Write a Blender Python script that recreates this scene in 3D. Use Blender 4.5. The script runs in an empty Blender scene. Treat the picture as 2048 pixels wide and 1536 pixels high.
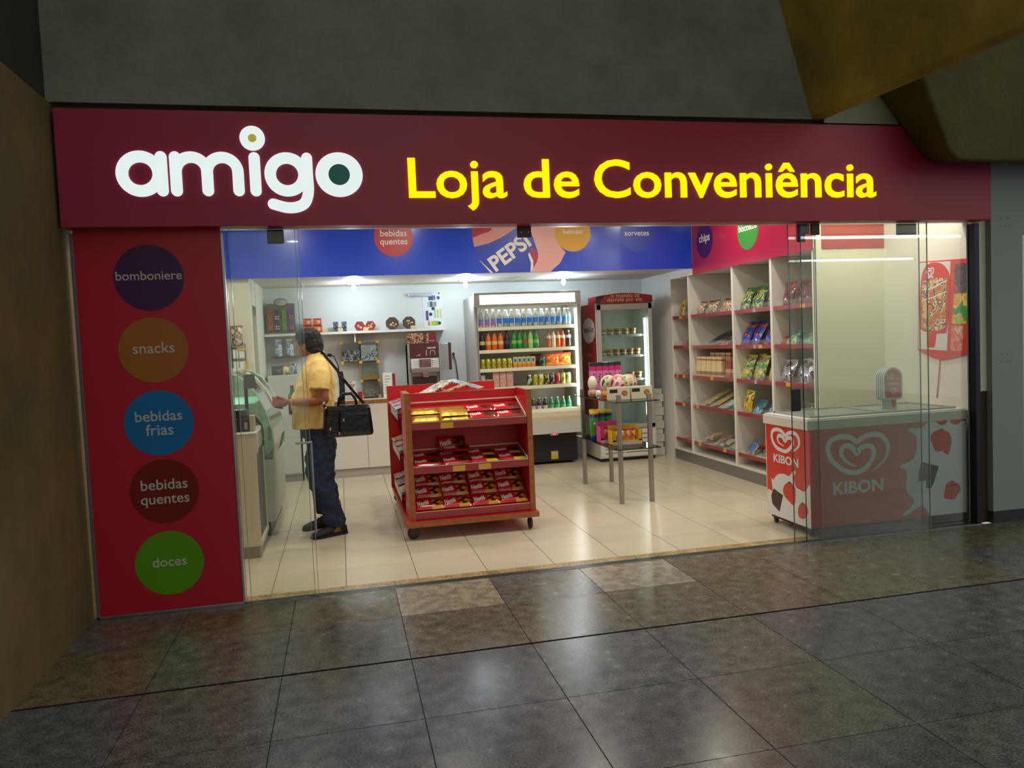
import bpy, bmesh, math, random
from mathutils import Vector, Matrix, Euler
random.seed(7)
SC = bpy.context.scene
COL = SC.collection
PI = math.pi

# ------------------------------------------------------------------ camera, world, exposure
cam_d = bpy.data.cameras.new('camera'); cam = bpy.data.objects.new('camera', cam_d); COL.objects.link(cam)
SC.camera = cam
cam_d.sensor_width = 36.0
cam_d.lens = 36.0 * 1535.6 / 2048.0
cam_d.clip_start = 0.05; cam_d.clip_end = 200
_yaw, _pit, _rol = (math.radians(a) for a in (12.4826, -3.1177, -2.4612))
_F = Vector((math.sin(_yaw)*math.cos(_pit), math.cos(_yaw)*math.cos(_pit), math.sin(_pit)))
_R = Vector((math.cos(_yaw), -math.sin(_yaw), 0)); _U = _R.cross(_F)
_r2 = math.cos(_rol)*_R + math.sin(_rol)*_U
_u2 = -math.sin(_rol)*_R + math.cos(_rol)*_U
cam.matrix_world = Matrix(((_r2.x, _u2.x, -_F.x, 1.4377), (_r2.y, _u2.y, -_F.y, -4.8607), (_r2.z, _u2.z, -_F.z, 1.52), (0, 0, 0, 1)))

SC.view_settings.view_transform = 'Standard'
SC.view_settings.look = 'None'
SC.view_settings.gamma = 1.0
SC.view_settings.use_curve_mapping = False
SC.view_settings.exposure = 0.0
try:
    SC.cycles.use_denoising = True
    SC.cycles.max_bounces = 10
    SC.cycles.transparent_max_bounces = 16
    SC.cycles.caustics_reflective = False
    SC.cycles.caustics_refractive = False
    SC.cycles.sample_clamp_indirect = 4.0
except Exception:
    pass

def lin(h):
    h = h.lstrip('#')
    v = [int(h[i:i+2], 16)/255 for i in (0, 2, 4)]
    return tuple([x/12.92 if x <= .04045 else ((x+.055)/1.055)**2.4 for x in v] + [1.0])

W = bpy.data.worlds.new('world'); SC.world = W; W.use_nodes = True
W.node_tree.nodes['Background'].inputs[0].default_value = lin('8a8f86')
W.node_tree.nodes['Background'].inputs[1].default_value = 1.9

# the shop's own big light: rows of lamps in its main ceiling (fixtures are built further down)
MAIN_LAMPS = [(x, y) for y in (0.75, 2.1) for x in (0.9, 2.3, 3.7, 5.0)] + [(5.74, .34)]
def lamp(name, kind, loc, power, color=(1, 1, 1), size=.2, size_y=None, rot=(0, 0, 0), shape='DISK', radius=.05):
    d = bpy.data.lights.new(name, kind); d.energy = power; d.color = color
    if kind == 'AREA':
        d.shape = shape; d.size = size
        if size_y: d.size_y = size_y
    else:
        d.shadow_soft_size = radius
    o = bpy.data.objects.new(name, d); COL.objects.link(o); o.location = loc; o.rotation_euler = rot
    return o
WARM = (1.0, .93, .82); COOL = (.74, .88, 1.0)
for x, y in MAIN_LAMPS:
    lamp('ceiling_lamp_light', 'AREA', (x, y, 2.985), 11 if x < 5.5 else 17, WARM, .16)
# fluorescent rows of the hall behind the viewer
for x, y, z in ((0.5, -9.0, 4.2), (5.5, -9.0, 4.2), (3.0, -12.5, 4.6)):
    lamp('hall_tube_light', 'AREA', (x, y, z), 26, (.95, .97, 1.0), 4.2, .12, (0, 0, 0), 'RECTANGLE')

# ------------------------------------------------------------------ materials
MATS = {}
def mat(name, hexc, rough=.5, metal=0.0, emit=None, estr=0.0, spec=.5, coat=0.0, bump=None, var=None):
    if name in MATS: return MATS[name]
    m = bpy.data.materials.new(name); m.use_nodes = True; MATS[name] = m
    nt = m.node_tree; b = nt.nodes['Principled BSDF']
    b.inputs['Base Color'].default_value = lin(hexc)
    b.inputs['Roughness'].default_value = rough
    b.inputs['Metallic'].default_value = metal
    b.inputs['Specular IOR Level'].default_value = spec
    b.inputs['Coat Weight'].default_value = coat
    if emit:
        b.inputs['Emission Color'].default_value = lin(emit); b.inputs['Emission Strength'].default_value = estr
    if bump or var:
        tc = nt.nodes.new('ShaderNodeTexCoord')
        nz = nt.nodes.new('ShaderNodeTexNoise'); nz.inputs['Detail'].default_value = 5
        nt.links.new(tc.outputs['Object'], nz.inputs['Vector'])
        nz.inputs['Scale'].default_value = (bump or var)[0]
        if bump:
            bp = nt.nodes.new('ShaderNodeBump'); bp.inputs['Strength'].default_value = bump[1]; bp.inputs['Distance'].default_value = .02
            nt.links.new(nz.outputs['Fac'], bp.inputs['Height']); nt.links.new(bp.outputs[0], b.inputs['Normal'])
        if var:
            n2 = nt.nodes.new('ShaderNodeTexNoise'); n2.inputs['Scale'].default_value = var[0]; n2.inputs['Detail'].default_value = 6
            n2.inputs['Roughness'].default_value = .65
            nt.links.new(tc.outputs['Object'], n2.inputs['Vector'])
            mx = nt.nodes.new('ShaderNodeMix'); mx.data_type = 'RGBA'
            rp = nt.nodes.new('ShaderNodeMapRange'); rp.inputs[1].default_value = .35; rp.inputs[2].default_value = .65
            nt.links.new(n2.outputs['Fac'], rp.inputs[0]); nt.links.new(rp.outputs[0], mx.inputs[0])
            mx.inputs[6].default_value = lin(hexc); mx.inputs[7].default_value = lin(var[1])
            nt.links.new(mx.outputs[2], b.inputs['Base Color'])
    return m

def patch_mat(name, cols, scale=30, rough=.35, metal=0.0, coat=.3, seed=0.0, stretch=(1, 1, .8)):
    """printed wrapper: patches of several inks in a fixed pattern on the thing itself"""
    if name in MATS: return MATS[name]
    m = bpy.data.materials.new(name); m.use_nodes = True; MATS[name] = m
    nt = m.node_tree; b = nt.nodes['Principled BSDF']; b.inputs['Roughness'].default_value = rough
    b.inputs['Metallic'].default_value = metal; b.inputs['Coat Weight'].default_value = coat
    tc = nt.nodes.new('ShaderNodeTexCoord'); mp = nt.nodes.new('ShaderNodeMapping')
    mp.inputs['Location'].default_value = (seed, seed*1.7, seed*.6); mp.inputs['Scale'].default_value = stretch
    nz = nt.nodes.new('ShaderNodeTexNoise'); nz.inputs['Scale'].default_value = scale; nz.inputs['Detail'].default_value = 2.5
    cr = nt.nodes.new('ShaderNodeValToRGB'); cr.color_ramp.interpolation = 'CONSTANT'
    nt.links.new(tc.outputs['Object'], mp.inputs[0]); nt.links.new(mp.outputs[0], nz.inputs['Vector'])
    nt.links.new(nz.outputs['Fac'], cr.inputs[0])
    n = len(cols); el = cr.color_ramp.elements
    el[0].position = 0; el[0].color = lin(cols[0]); el[1].position = .36 + .28*(n-1)/n; el[1].color = lin(cols[-1])
    for i in range(1, n-1):
        e = el.new(.36 + .28*i/n); e.color = lin(cols[i])
    nt.links.new(cr.outputs[0], b.inputs['Base Color'])
    return m

def band_mat(name, axis, stops, rough=.35, coat=.3, metal=0.0):
    """colours in bands along the thing's own height/width (Generated coordinates)"""
    if name in MATS: return MATS[name]
    m = bpy.data.materials.new(name); m.use_nodes = True; MATS[name] = m
    nt = m.node_tree; b = nt.nodes['Principled BSDF']; b.inputs['Roughness'].default_value = rough
    b.inputs['Coat Weight'].default_value = coat; b.inputs['Metallic'].default_value = metal
    tc = nt.nodes.new('ShaderNodeTexCoord'); sp = nt.nodes.new('ShaderNodeSeparateXYZ')
    cr = nt.nodes.new('ShaderNodeValToRGB'); cr.color_ramp.interpolation = 'CONSTANT'
    nt.links.new(tc.outputs['Generated'], sp.inputs[0]); nt.links.new(sp.outputs[axis], cr.inputs[0])
    el = cr.color_ramp.elements
    el[0].position = 0; el[0].color = lin(stops[0][1]); el[1].position = stops[-1][0]; el[1].color = lin(stops[-1][1])
    for p, c in stops[1:-1]:
        e = el.new(p); e.color = lin(c)
    nt.links.new(cr.outputs[0], b.inputs['Base Color'])
    return m

def glass_mat(name, tint='dcefe2', ior=1.5, rough=.0, film=0.0):
    if name in MATS: return MATS[name]
    m = bpy.data.materials.new(name); m.use_nodes = True; MATS[name] = m
    nt = m.node_tree
    for n in list(nt.nodes): nt.nodes.remove(n)
    out = nt.nodes.new('ShaderNodeOutputMaterial'); mx = nt.nodes.new('ShaderNodeMixShader')
    fr = nt.nodes.new('ShaderNodeFresnel'); fr.inputs[0].default_value = ior
    tr = nt.nodes.new('ShaderNodeBsdfTransparent'); tr.inputs[0].default_value = lin(tint)
    gl = nt.nodes.new('ShaderNodeBsdfGlossy'); gl.inputs['Roughness'].default_value = rough
    nt.links.new(fr.outputs[0], mx.inputs[0]); nt.links.new(tr.outputs[0], mx.inputs[1]); nt.links.new(gl.outputs[0], mx.inputs[2])
    last = mx
    if film:
        df = nt.nodes.new('ShaderNodeBsdfDiffuse'); df.inputs[0].default_value = lin('c8ccc4')
        m2 = nt.nodes.new('ShaderNodeMixShader'); m2.inputs[0].default_value = film
        nt.links.new(mx.outputs[0], m2.inputs[1]); nt.links.new(df.outputs[0], m2.inputs[2]); last = m2
    nt.links.new(last.outputs[0], out.inputs[0])
    return m

# ------------------------------------------------------------------ mesh builder
class B:
    def __init__(s): s.v = []; s.f = []; s.m = []; s.sm = []
    def add(s, vs, fs, mi=0, smooth=False):
        o = len(s.v); s.v += [tuple(v) for v in vs]
        for f in fs: s.f.append(tuple(i+o for i in f)); s.m.append(mi); s.sm.append(smooth)
        return s
    def box(s, x0, x1, y0, y1, z0, z1, mi=0):
        return s.add([(x, y, z) for x in (x0, x1) for y in (y0, y1) for z in (z0, z1)],
              [(0, 1, 3, 2), (4, 6, 7, 5), (0, 4, 5, 1), (2, 3, 7, 6), (0, 2, 6, 4), (1, 5, 7, 3)], mi)
    def hexa(s, p, mi=0):   # 8 points: bottom 4 (ccw), top 4
        return s.add(p, [(3, 2, 1, 0), (4, 5, 6, 7), (0, 1, 5, 4), (1, 2, 6, 5), (2, 3, 7, 6), (3, 0, 4, 7)], mi)
    def prism(s, pts, d, mi=0, smooth=False):  # pts: 3D polygon; d: extrusion vector
        n = len(pts); d = Vector(d); a = [Vector(p) for p in pts]
        return s.add(a + [p+d for p in a], [tuple(range(n)), tuple(range(2*n-1, n-1, -1))] + [(i, i+n, (i+1) % n + n, (i+1) % n) for i in range(n)], mi, smooth)
    def quad(s, a, b, c, d, mi=0): return s.add([a, b, c, d], [(0, 1, 2, 3)], mi)
    def tube(s, path, r, n=10, mi=0, cap=True):
        path = [Vector(p) for p in path]; k = len(path)
        rs = r if isinstance(r, (list, tuple)) else [r]*k
        vs = []; up = None
        for i, p in enumerate(path):
            t = (path[min(i+1, k-1)] - path[max(i-1, 0)]).normalized()
            if up is None: up = Vector((0, 0, 1)) if abs(t.z) < .9 else Vector((1, 0, 0))
            a = t.cross(up).normalized(); b = a.cross(t).normalized(); up = b
            for j in range(n):
                an = 2*PI*j/n; vs.append(p + (a*math.cos(an) + b*math.sin(an))*rs[i])
        fs = [(i*n+j, (i+1)*n+j, (i+1)*n+(j+1) % n, i*n+(j+1) % n) for i in range(k-1) for j in range(n)]
        if cap: fs += [tuple(range(n)), tuple(range(k*n-1, (k-1)*n-1, -1))]
        return s.add(vs, fs, mi, True)
    def lathe(s, prof, c=(0, 0, 0), n=16, mi=0, axis='z', a0=0, cap=True):
        vs = []
        for r, h in prof:
            for j in range(n):
                an = 2*PI*j/n + a0; x, y = r*math.cos(an), r*math.sin(an)
                v = {'z': (x, y, h), 'y': (x, h, y), 'x': (h, x, y)}[axis]
                vs.append((v[0]+c[0], v[1]+c[1], v[2]+c[2]))
        k = len(prof); fs = []; 
        for i in range(k-1):
            for j in range(n): fs.append((i*n+j, i*n+(j+1) % n, (i+1)*n+(j+1) % n, (i+1)*n+j))
        if cap: fs += [tuple(range(n-1, -1, -1)), tuple(range((k-1)*n, k*n))]
        return s.add(vs, fs, mi, True)
    def ell(s, c, r, n=16, m=10, mi=0, M=None):
        vs = []; 
        for i in range(m+1):
            th = PI*i/m
            for j in range(n):
                ph = 2*PI*j/n
                v = Vector((r[0]*math.sin(th)*math.cos(ph), r[1]*math.sin(th)*math.sin(ph), r[2]*math.cos(th)))
                if M: v = M @ v
                vs.append(v + Vector(c))
        return s.add(vs, [(i*n+j, (i+1)*n+j, (i+1)*n+(j+1) % n, i*n+(j+1) % n) for i in range(m) for j in range(n)], mi, True)
    def rings(s, rings, n=20, mi=0, cap=True, p=2.4):   # rings: (cx,cy,cz,rx,ry[,axis normal tilt])
        vs = []
        for q in rings:
            cx, cy, cz, rx, ry = q[:5]
            T = q[5] if len(q) > 5 else None
            for j in range(n):
                a = 2*PI*j/n; ca, sa = math.cos(a), math.sin(a)
                v = Vector((rx*math.copysign(abs(ca)**(2/p), ca), ry*math.copysign(abs(sa)**(2/p), sa), 0))
                if T: v = T @ v
                vs.append(Vector((cx, cy, cz)) + v)
        k = len(rings)
        fs = [(i*n+j, i*n+(j+1) % n, (i+1)*n+(j+1) % n, (i+1)*n+j) for i in range(k-1) for j in range(n)]
        if cap: fs += [tuple(range(n-1, -1, -1)), tuple(range((k-1)*n, k*n))]
        return s.add(vs, fs, mi, True)

def wl(o):
    v = Vector((0, 0, 0))
    while o is not None: v += o.location; o = o.parent
    return v
def obj(name, b, m, parent=None, bevel=None, smooth=None, recalc=True):
    """link builder b as ONE mesh object; coordinates in b are world ones"""
    me = bpy.data.meshes.new(name)
    off = wl(parent)
    me.from_pydata([Vector(v)-off for v in b.v], [], b.f)
    if recalc:
        bm = bmesh.new(); bm.from_mesh(me); bmesh.ops.recalc_face_normals(bm, faces=bm.faces)
        bm.to_mesh(me); bm.free()
    for mm in (m if isinstance(m, (list, tuple)) else [m]): me.materials.append(mm)
    me.polygons.foreach_set('material_index', b.m)
    me.polygons.foreach_set('use_smooth', [smooth if smooth is not None else q for q in b.sm])
    o = bpy.data.objects.new(name, me); COL.objects.link(o)
    if parent: o.parent = parent
    if bevel:
        md = o.modifiers.new('bevel', 'BEVEL'); md.width = bevel; md.segments = 2; md.limit_method = 'ANGLE'; md.angle_limit = .6
    return o
def tag(o, label=None, cat=None, group=None, kind=None):
    if label: o['label'] = label
    if cat: o['category'] = cat
    if group: o['group'] = group
    if kind: o['kind'] = kind
    return o
def thing(name, label, cat, loc=(0, 0, 0), group=None):
    o = bpy.data.objects.new(name, None); COL.objects.link(o); o.location = loc; o.empty_display_size = .05
    return tag(o, label, cat, group)
def struct(name, b, m, bevel=None, label=None):
    return tag(obj(name, b, m, bevel=bevel), label, None, None, 'structure')
KIDS = {}
def dup(root, loc, rot=None, label=None, group=None, scale=None):
    def cp(o, par):
        c = o.copy(); COL.objects.link(c)
        if par is not None: c.parent = par
        for k in o.children: cp(k, c)
        return c
    r = cp(root, None); r.location = loc
    if rot is not None: r.rotation_euler = rot
    if scale is not None: r.scale = scale
    if label: r['label'] = label
    if group: r['group'] = group
    return r

def settle(o, p, n, gap=.001):
    """lift a thing straight up until all of it clears the support plane through p with normal n"""
    p = Vector(p); n = Vector(n).normalized(); bpy.context.view_layer.update(); low = 1e9
    for q in [o] + list(o.children_recursive):
        if q.type == 'MESH':
            for v in q.data.vertices: low = min(low, (q.matrix_world @ v.co - p).dot(n))
    o.location.z += (gap-low)/n.z
    return o
_tc = {}
def text_geo(s, bold=0.0, ext=0.0, shear=0.0, track=1.0):
    key = (s, bold, ext, shear, track)
    if key in _tc: return _tc[key]
    cu = bpy.data.curves.new('txt', 'FONT'); cu.body = s; cu.size = 1; cu.offset = bold; cu.extrude = 0
    cu.shear = shear; cu.space_character = track; cu.resolution_u = 4
    o = bpy.data.objects.new('txt', cu); COL.objects.link(o)
    dg = bpy.context.evaluated_depsgraph_get(); dg.update()
    me = bpy.data.meshes.new_from_object(o.evaluated_get(dg))
    vs = [v.co.copy() for v in me.vertices]; fs = [tuple(p.vertices) for p in me.polygons]
    bpy.data.objects.remove(o); bpy.data.curves.remove(cu); bpy.data.meshes.remove(me)
    _tc[key] = (vs, fs); return _tc[key]
def add_text(b, s, origin, ux, uy, w=None, h=None, bold=.0, th=.002, mi=0, center=False, shear=0.0, vh=None, track=1.0):
    """flat raised lettering; ux/uy: reading and up directions; w total width, h capital-letter height"""
    vs, fs = text_geo(s, bold, 0, shear, track)
    ux = Vector(ux).normalized(); uy = Vector(uy).normalized(); nn = ux.cross(uy)
    x0 = min(v.x for v in vs); x1 = max(v.x for v in vs)
    sy = (h/.72) if h else None
    sx = w/(x1-x0) if w else sy
    if sy is None: sy = sx
    o = Vector(origin)
    xo = (x0+x1)/2 if center else x0
    P0 = [o + ux*((v.x-xo)*sx) + uy*(v.y*sy) + nn*th for v in vs]
    b.add(P0, fs, mi)
    # side walls along open borders
    from collections import Counter
    ec = Counter()
    for f in fs:
        for i in range(len(f)): ec[tuple(sorted((f[i], f[(i+1) % len(f)])))] += 1
    edges = [e for e, c in ec.items() if c == 1]
    P1 = [p - nn*th for p in P0]
    b.add(P0 + P1, [(a, c, c+len(vs), a+len(vs)) for a, c in edges], mi)
def ribbon(b, pts, w, plane, off, th, mi=0, closed=False, samples=8):
    """stroke of width w through 2D points (Catmull-Rom) raised from a plane. plane(u,v,d)->3D"""
    P = [Vector((p[0], p[1])) for p in pts]; n = len(P); Q = []
    rng = range(n) if closed else range(n-1)
    for i in rng:
        p0 = P[(i-1) % n] if closed or i > 0 else P[0]; p1 = P[i]; p2 = P[(i+1) % n]; p3 = P[(i+2) % n] if closed or i+2 < n else P[-1]
        for k in range(samples):
            t = k/samples
            Q.append(.5*((2*p1) + (p2-p0)*t + (2*p0-5*p1+4*p2-p3)*t*t + (3*p1-p0-3*p2+p3)*t**3))
    if not closed: Q.append(P[-1])
    m = len(Q); vs = []
    for i, q in enumerate(Q):
        a = Q[(i-1) % m] if closed or i > 0 else Q[0]; c = Q[(i+1) % m] if closed or i < m-1 else Q[-1]
        t = (c-a).normalized(); nn = Vector((-t.y, t.x)); ww = (w(i/(m-1)) if callable(w) else w)/2
        for sgn in (-1, 1):
            r = q + nn*ww*sgn
            vs.append(plane(r.x, r.y, off)); vs.append(plane(r.x, r.y, off+th))
    fs = []; seg = m if closed else m-1
    for i in range(seg):
        a = i*4; c = ((i+1) % m)*4
        fs += [(a+1, c+1, c+3, a+3), (a, a+1, c+1, c), (a+2, c+2, c+3, a+3)]
    b.add(vs, fs, mi)
def smooth_poly(pts, samples=5, corners=()):
    P = [Vector((p[0], p[1])) for p in pts]; n = len(P); Q = []
    for i in range(n):
        p0, p1, p2, p3 = P[i-1], P[i], P[(i+1) % n], P[(i+2) % n]
        if i in corners or (i+1) % n in corners: Q.append(p1); continue
        for k in range(samples):
            t = k/samples
            Q.append(.5*((2*p1) + (p2-p0)*t + (2*p0-5*p1+4*p2-p3)*t*t + (3*p1-p0-3*p2+p3)*t**3))
    out = []
    for q in Q:
        if not out or (q - Vector(out[-1])).length > 1e-4: out.append((q.x, q.y))
    return out
def decal(b, pts, plane, off, th, mi=0, smooth=0):
    if smooth: pts = smooth_poly(pts, smooth)
    a = [Vector(plane(u, v, off)) for u, v in pts]; c = Vector(plane(0, 0, off+th)) - Vector(plane(0, 0, off))
    b.prism(a, c, mi)
def circle(cx, cy, r, n=40, ry=None): return [(cx + r*math.cos(2*PI*i/n), cy + (ry or r)*math.sin(2*PI*i/n)) for i in range(n)]
def py(y): return lambda u, v, d: (u, y-d, v)        # plane facing the viewer (-y)
def pxm(x): return lambda u, v, d: (x-d, u, v)       # plane facing -x
UX, UZ = (1, 0, 0), (0, 0, 1)
NY = (0, -1, 0)

# plain materials
white = mat('white_paint', 'e6e4dc', .55)
wallp = mat('wall_paint', 'dcdedb', .7)
cream = mat('cream_panel', 'd8d3bc', .5)
lam = mat('white_laminate', 'e4e1d6', .35)
black = mat('black_plastic', '141414', .4)
dgrey = mat('dark_grey_plastic', '2c2d2f', .45)
grey = mat('grey_plastic', '8d8f90', .45)
alu = mat('aluminium', 'b4b6b6', .32, 1.0)
steel = mat('brushed_steel', 'a39d96', .38, 1.0)
chrome = mat('chrome', 'd8d8d8', .12, 1.0)
signred = mat('sign_red_vinyl', 'a62444', .42)
red = mat('red_laminate', 'c3161c', .38)
redpanel = mat('red_panel_vinyl', 'c21a36', .35, coat=.2)
woodedge = mat('wood_edge_band', 'a9682f', .5, var=(30, '8f5426'))
tagy = mat('yellow_price_card', 'd8a43a', .6)
whitevinyl = mat('white_lettering_vinyl', 'e8e6e0', .5)
rail = mat('dull_red_price_rail', '9a3436', .35, coat=.3)
plug = mat('cable_black', '101010', .5)
glass = glass_mat('shopfront_glass', 'fdfffd', 1.40, 0, .010)
glass2 = glass_mat('clear_glass', 'eaf4ee', 1.5, 0)
glassg = glass_mat('green_case_glass', 'e0f2e8', 1.45, 0, .22)
edgem = mat('polished_glass_edge', 'a9beb0', .2)
edged = mat('dark_glass_edge', '2e3a34', .25)

# ------------------------------------------------------------------ SETTING
def concrete(name, c1, c2, rough=.85, scale=2.5):
    m = mat(name, c1, rough, var=(scale, c2)); nt = m.node_tree; b = nt.nodes['Principled BSDF']
    tc = nt.nodes.new('ShaderNodeTexCoord'); nz = nt.nodes.new('ShaderNodeTexNoise'); nz.inputs['Scale'].default_value = 35; nz.inputs['Detail'].default_value = 8
    bp = nt.nodes.new('ShaderNodeBump'); bp.inputs['Strength'].default_value = .35; bp.inputs['Distance'].default_value = .01
    nt.links.new(tc.outputs['Object'], nz.inputs['Vector']); nt.links.new(nz.outputs['Fac'], bp.inputs['Height']); nt.links.new(bp.outputs[0], b.inputs['Normal'])
    return m
conc = concrete('grey_concrete', '8a8a80', '74766a')
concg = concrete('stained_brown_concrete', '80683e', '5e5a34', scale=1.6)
concy = concrete('yellow_stained_concrete', 'ae923a', '746628', scale=1.1)
concl = concrete('pale_concrete', '9a968a', '8c897c')
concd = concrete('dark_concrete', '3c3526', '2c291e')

def granite(name, base, dark, light, rough=.22, sc=1.0):
    m = bpy.data.materials.new(name); m.use_nodes = True; MATS[name] = m
    nt = m.node_tree; b = nt.nodes['Principled BSDF']; b.inputs['Roughness'].default_value = rough
    tc = nt.nodes.new('ShaderNodeTexCoord')
    n1 = nt.nodes.new('ShaderNodeTexNoise'); n1.inputs['Scale'].default_value = 110*sc; n1.inputs['Detail'].default_value = 4
    n2 = nt.nodes.new('ShaderNodeTexNoise'); n2.inputs['Scale'].default_value = 14*sc; n2.inputs['Detail'].default_value = 5
    for n in (n1, n2): nt.links.new(tc.outputs['Object'], n.inputs['Vector'])
    cr = nt.nodes.new('ShaderNodeValToRGB'); el = cr.color_ramp.elements
    el[0].position = .38; el[0].color = lin(dark); el[1].position = .62; el[1].color = lin(light); e = el.new(.5); e.color = lin(base)
    mx = nt.nodes.new('ShaderNodeMix'); mx.data_type = 'FLOAT'; mx.inputs[0].default_value = .35
    nt.links.new(n1.outputs['Fac'], mx.inputs[2]); nt.links.new(n2.outputs['Fac'], mx.inputs[3])
    nt.links.new(mx.outputs[0], cr.inputs[0]); nt.links.new(cr.outputs[0], b.inputs['Base Color'])
    rr = nt.nodes.new('ShaderNodeMapRange'); rr.inputs[3].default_value = rough*.7; rr.inputs[4].default_value = rough*1.5
    nt.links.new(n2.outputs['Fac'], rr.inputs[0]); nt.links.new(rr.outputs[0], b.inputs['Roughness'])
    return m
g_dark = granite('grey_granite', '65645f', '3f3e3c', '86847c')
g_dark2 = granite('grey_granite_cool', '5e5f60', '3a3a3d', '7d7e7e')
g_brown = granite('brown_granite', '6b6352', '423c30', '8c8370')
g_light = granite('pale_speckled_granite', '9a907a', '5b5448', 'bdb29a', .25)
g_thr = granite('threshold_granite', 'a8915f', '6a5232', 'd0b882', .35, .6)
joint = mat('floor_joint', '141210', .8)
grout = mat('tile_grout', '6e6656', .8)
t_in = mat('cream_floor_tile', 'd9ceb4', .22, var=(3, 'd2c6aa'))
t_in2 = mat('cream_floor_tile_b', 'd5cab0', .24, var=(4, 'dccfb5'))

def tiles(name, xs, ys, gap, z, mats, pick, base):
    b = B(); b.box(xs[0], xs[-1], ys[0], ys[-1], z-.06, z-.002, len(mats))
    for i in range(len(xs)-1):
        for j in range(len(ys)-1):
            gx = gap; gy = gap[1] if isinstance(gap, tuple) else gap; gx = gap[0] if isinstance(gap, tuple) else gap
            x0, x1, y0, y1 = xs[i]+gx, xs[i+1]-gx, ys[j]+gy, ys[j+1]-gy
            b.box(x0, x1, y0, y1, z-.002, z, pick(i, j, (x0+x1)/2, (y0+y1)/2))
    return struct(name, b, list(mats)+[base])
rr = random.Random(3)
def pk(i, j, x, y):
    if 1.7 < x < 2.3 and y > -.55 and y < -.03: return 3
    if 2.9 < x < 3.5 and y > -.4: return 3 if x < 3.3 else 2
    if y > -1.16: return rr.choice([2, 2, 0])
    return rr.choice([0, 1, 1, 0])
xs = [1.09 + .605*k for k in range(-14, 22)]
tiles('floor_hall', xs, [-1.17-.615*k for k in range(22, 0, -1)] + [-1.17], .0022, 0, (g_dark, g_dark2, g_brown, g_light), pk, joint)
tiles('floor_hall_front', xs, [-1.155, -.55, -.035], .0022, 0, (g_dark, g_dark2, g_brown, g_light), pk, joint)
xi = [-.92+.463*k for k in range(1, 16)] + [6.1]
yi = [.13] + [.54+.4485*k for k in range(0, 10)] + [4.9]
tiles('floor_shop', xi, yi, (.0025, .0011), 0, (t_in, t_in2), lambda i, j, x, y: rr.choice([0, 1]), grout)
b = B(); 
for x0, x1 in ((-.05, 1.70), (1.703, 3.35), (3.353, 6.1)): b.box(x0, x1, .032, .128, -.05, .001)
struct('trim_1', b, g_thr)
b = B(); b.box(-.05, 6.1, -.035, .03, -.05, -.004, 1)
for y in (-.033, -.012, .009, .027): b.box(-.05, 6.1, y-.003, y+.003, -.004, .004, 0)
struct('trim_2', b, (alu, edged))

# concrete of the hall
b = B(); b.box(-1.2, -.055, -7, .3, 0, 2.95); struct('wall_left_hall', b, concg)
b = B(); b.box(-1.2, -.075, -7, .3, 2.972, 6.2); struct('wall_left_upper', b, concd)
b = B(); b.box(-.075, 7.5, -.1, .25, 2.955, 6.2); struct('wall_above_sign', b, conc)
b = B(); b.box(-.055, 6.3, -.06, .2, 2.915, 2.955); struct('trim_3', b, concd)  # dark colour paints the shade in the gap above the sign
b = B(); b.box(4.76, 5.7, -.112, -.1, 2.93, 3.5); struct('trim_4', b, concl)
# slanting beams overhead on the right
lo0 = Vector((4.672, -.06, 2.945)); dl = Vector((.12, -1.45, 0)); upv = Vector((-.292, 0, 1.0))
lo1 = lo0 + dl*4.2
b = B(); b.prism([lo0, lo1, lo1+upv*3.2, lo0+upv*3.2], (.11, 0, .012)); struct('beam_slanting', b, concy, bevel=.03)
fr = [(4.9, 3.95), (5.277, 3.105), (5.46, 2.66), (5.53, 2.61), (5.62, 2.60), (8.5, 2.6), (8.5, 3.95)]
bk = [(4.55, 3.95), (5.19, 3.127), (5.47, 2.77), (5.56, 2.69), (5.66, 2.665), (8.5, 2.665), (8.5, 3.95)]
b = B(); n = len(fr)
b.add([(x, -.45, z) for x, z in fr] + [(x, -.125, z) for x, z in bk],
      [tuple(range(n)), tuple(range(2*n-1, n-1, -1))] + [(i, i+n, (i+1) % n + n, (i+1) % n) for i in range(n)])
struct('beam_above_side_door', b, concrete('olive_stained_concrete', '5c5424', '453f1e', scale=1.3), bevel=.02)

# grey metal wall and door right of the shop
mgrey = mat('grey_painted_metal', '909594', .5)
b = B(); b.box(6.175, 6.455, -.05, .1, .09, 3.1); struct('wall_right_hall', b, mgrey)
b = B()
for zc in (2.28, 1.27):
    for dx in (-.03, .02, .045):
        for dz in (0, -.055): b.lathe([(.003, -.0515), (.003, -.05)], (6.29+dx, 0, zc+dz), 8, 0, 'y')
struct('trim_5', b, black)
b = B(); b.box(6.475, 8.6, -.03, .1, .0, 2.14); b.box(6.455, 6.475, -.045, .0, .02, 2.16, 1); b.box(6.455, 8.6, -.04, .1, 2.16, 3.1, 0); struct('door_2', b, (mgrey, alu), bevel=.003)
b = B(); b.box(6.17, 6.458, -.055, .1, 0, .09); struct('baseboard_right_hall', b, dgrey)
b = B(); b.box(6.085, 6.175, .0, .1, 1.0, 2.3, 0); b.box(6.085, 6.175, .0, .1, 0, 1.0, 1)
struct('trim_6', b, (cream, mat('dark_brown_wood', '3a2416', .6)))
b = B(); b.box(6.045, 6.085, -.035, .04, 0, 2.25); struct('trim_7', b, mat('dark_anodised_frame', '3a3440', .35, .8))

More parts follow.
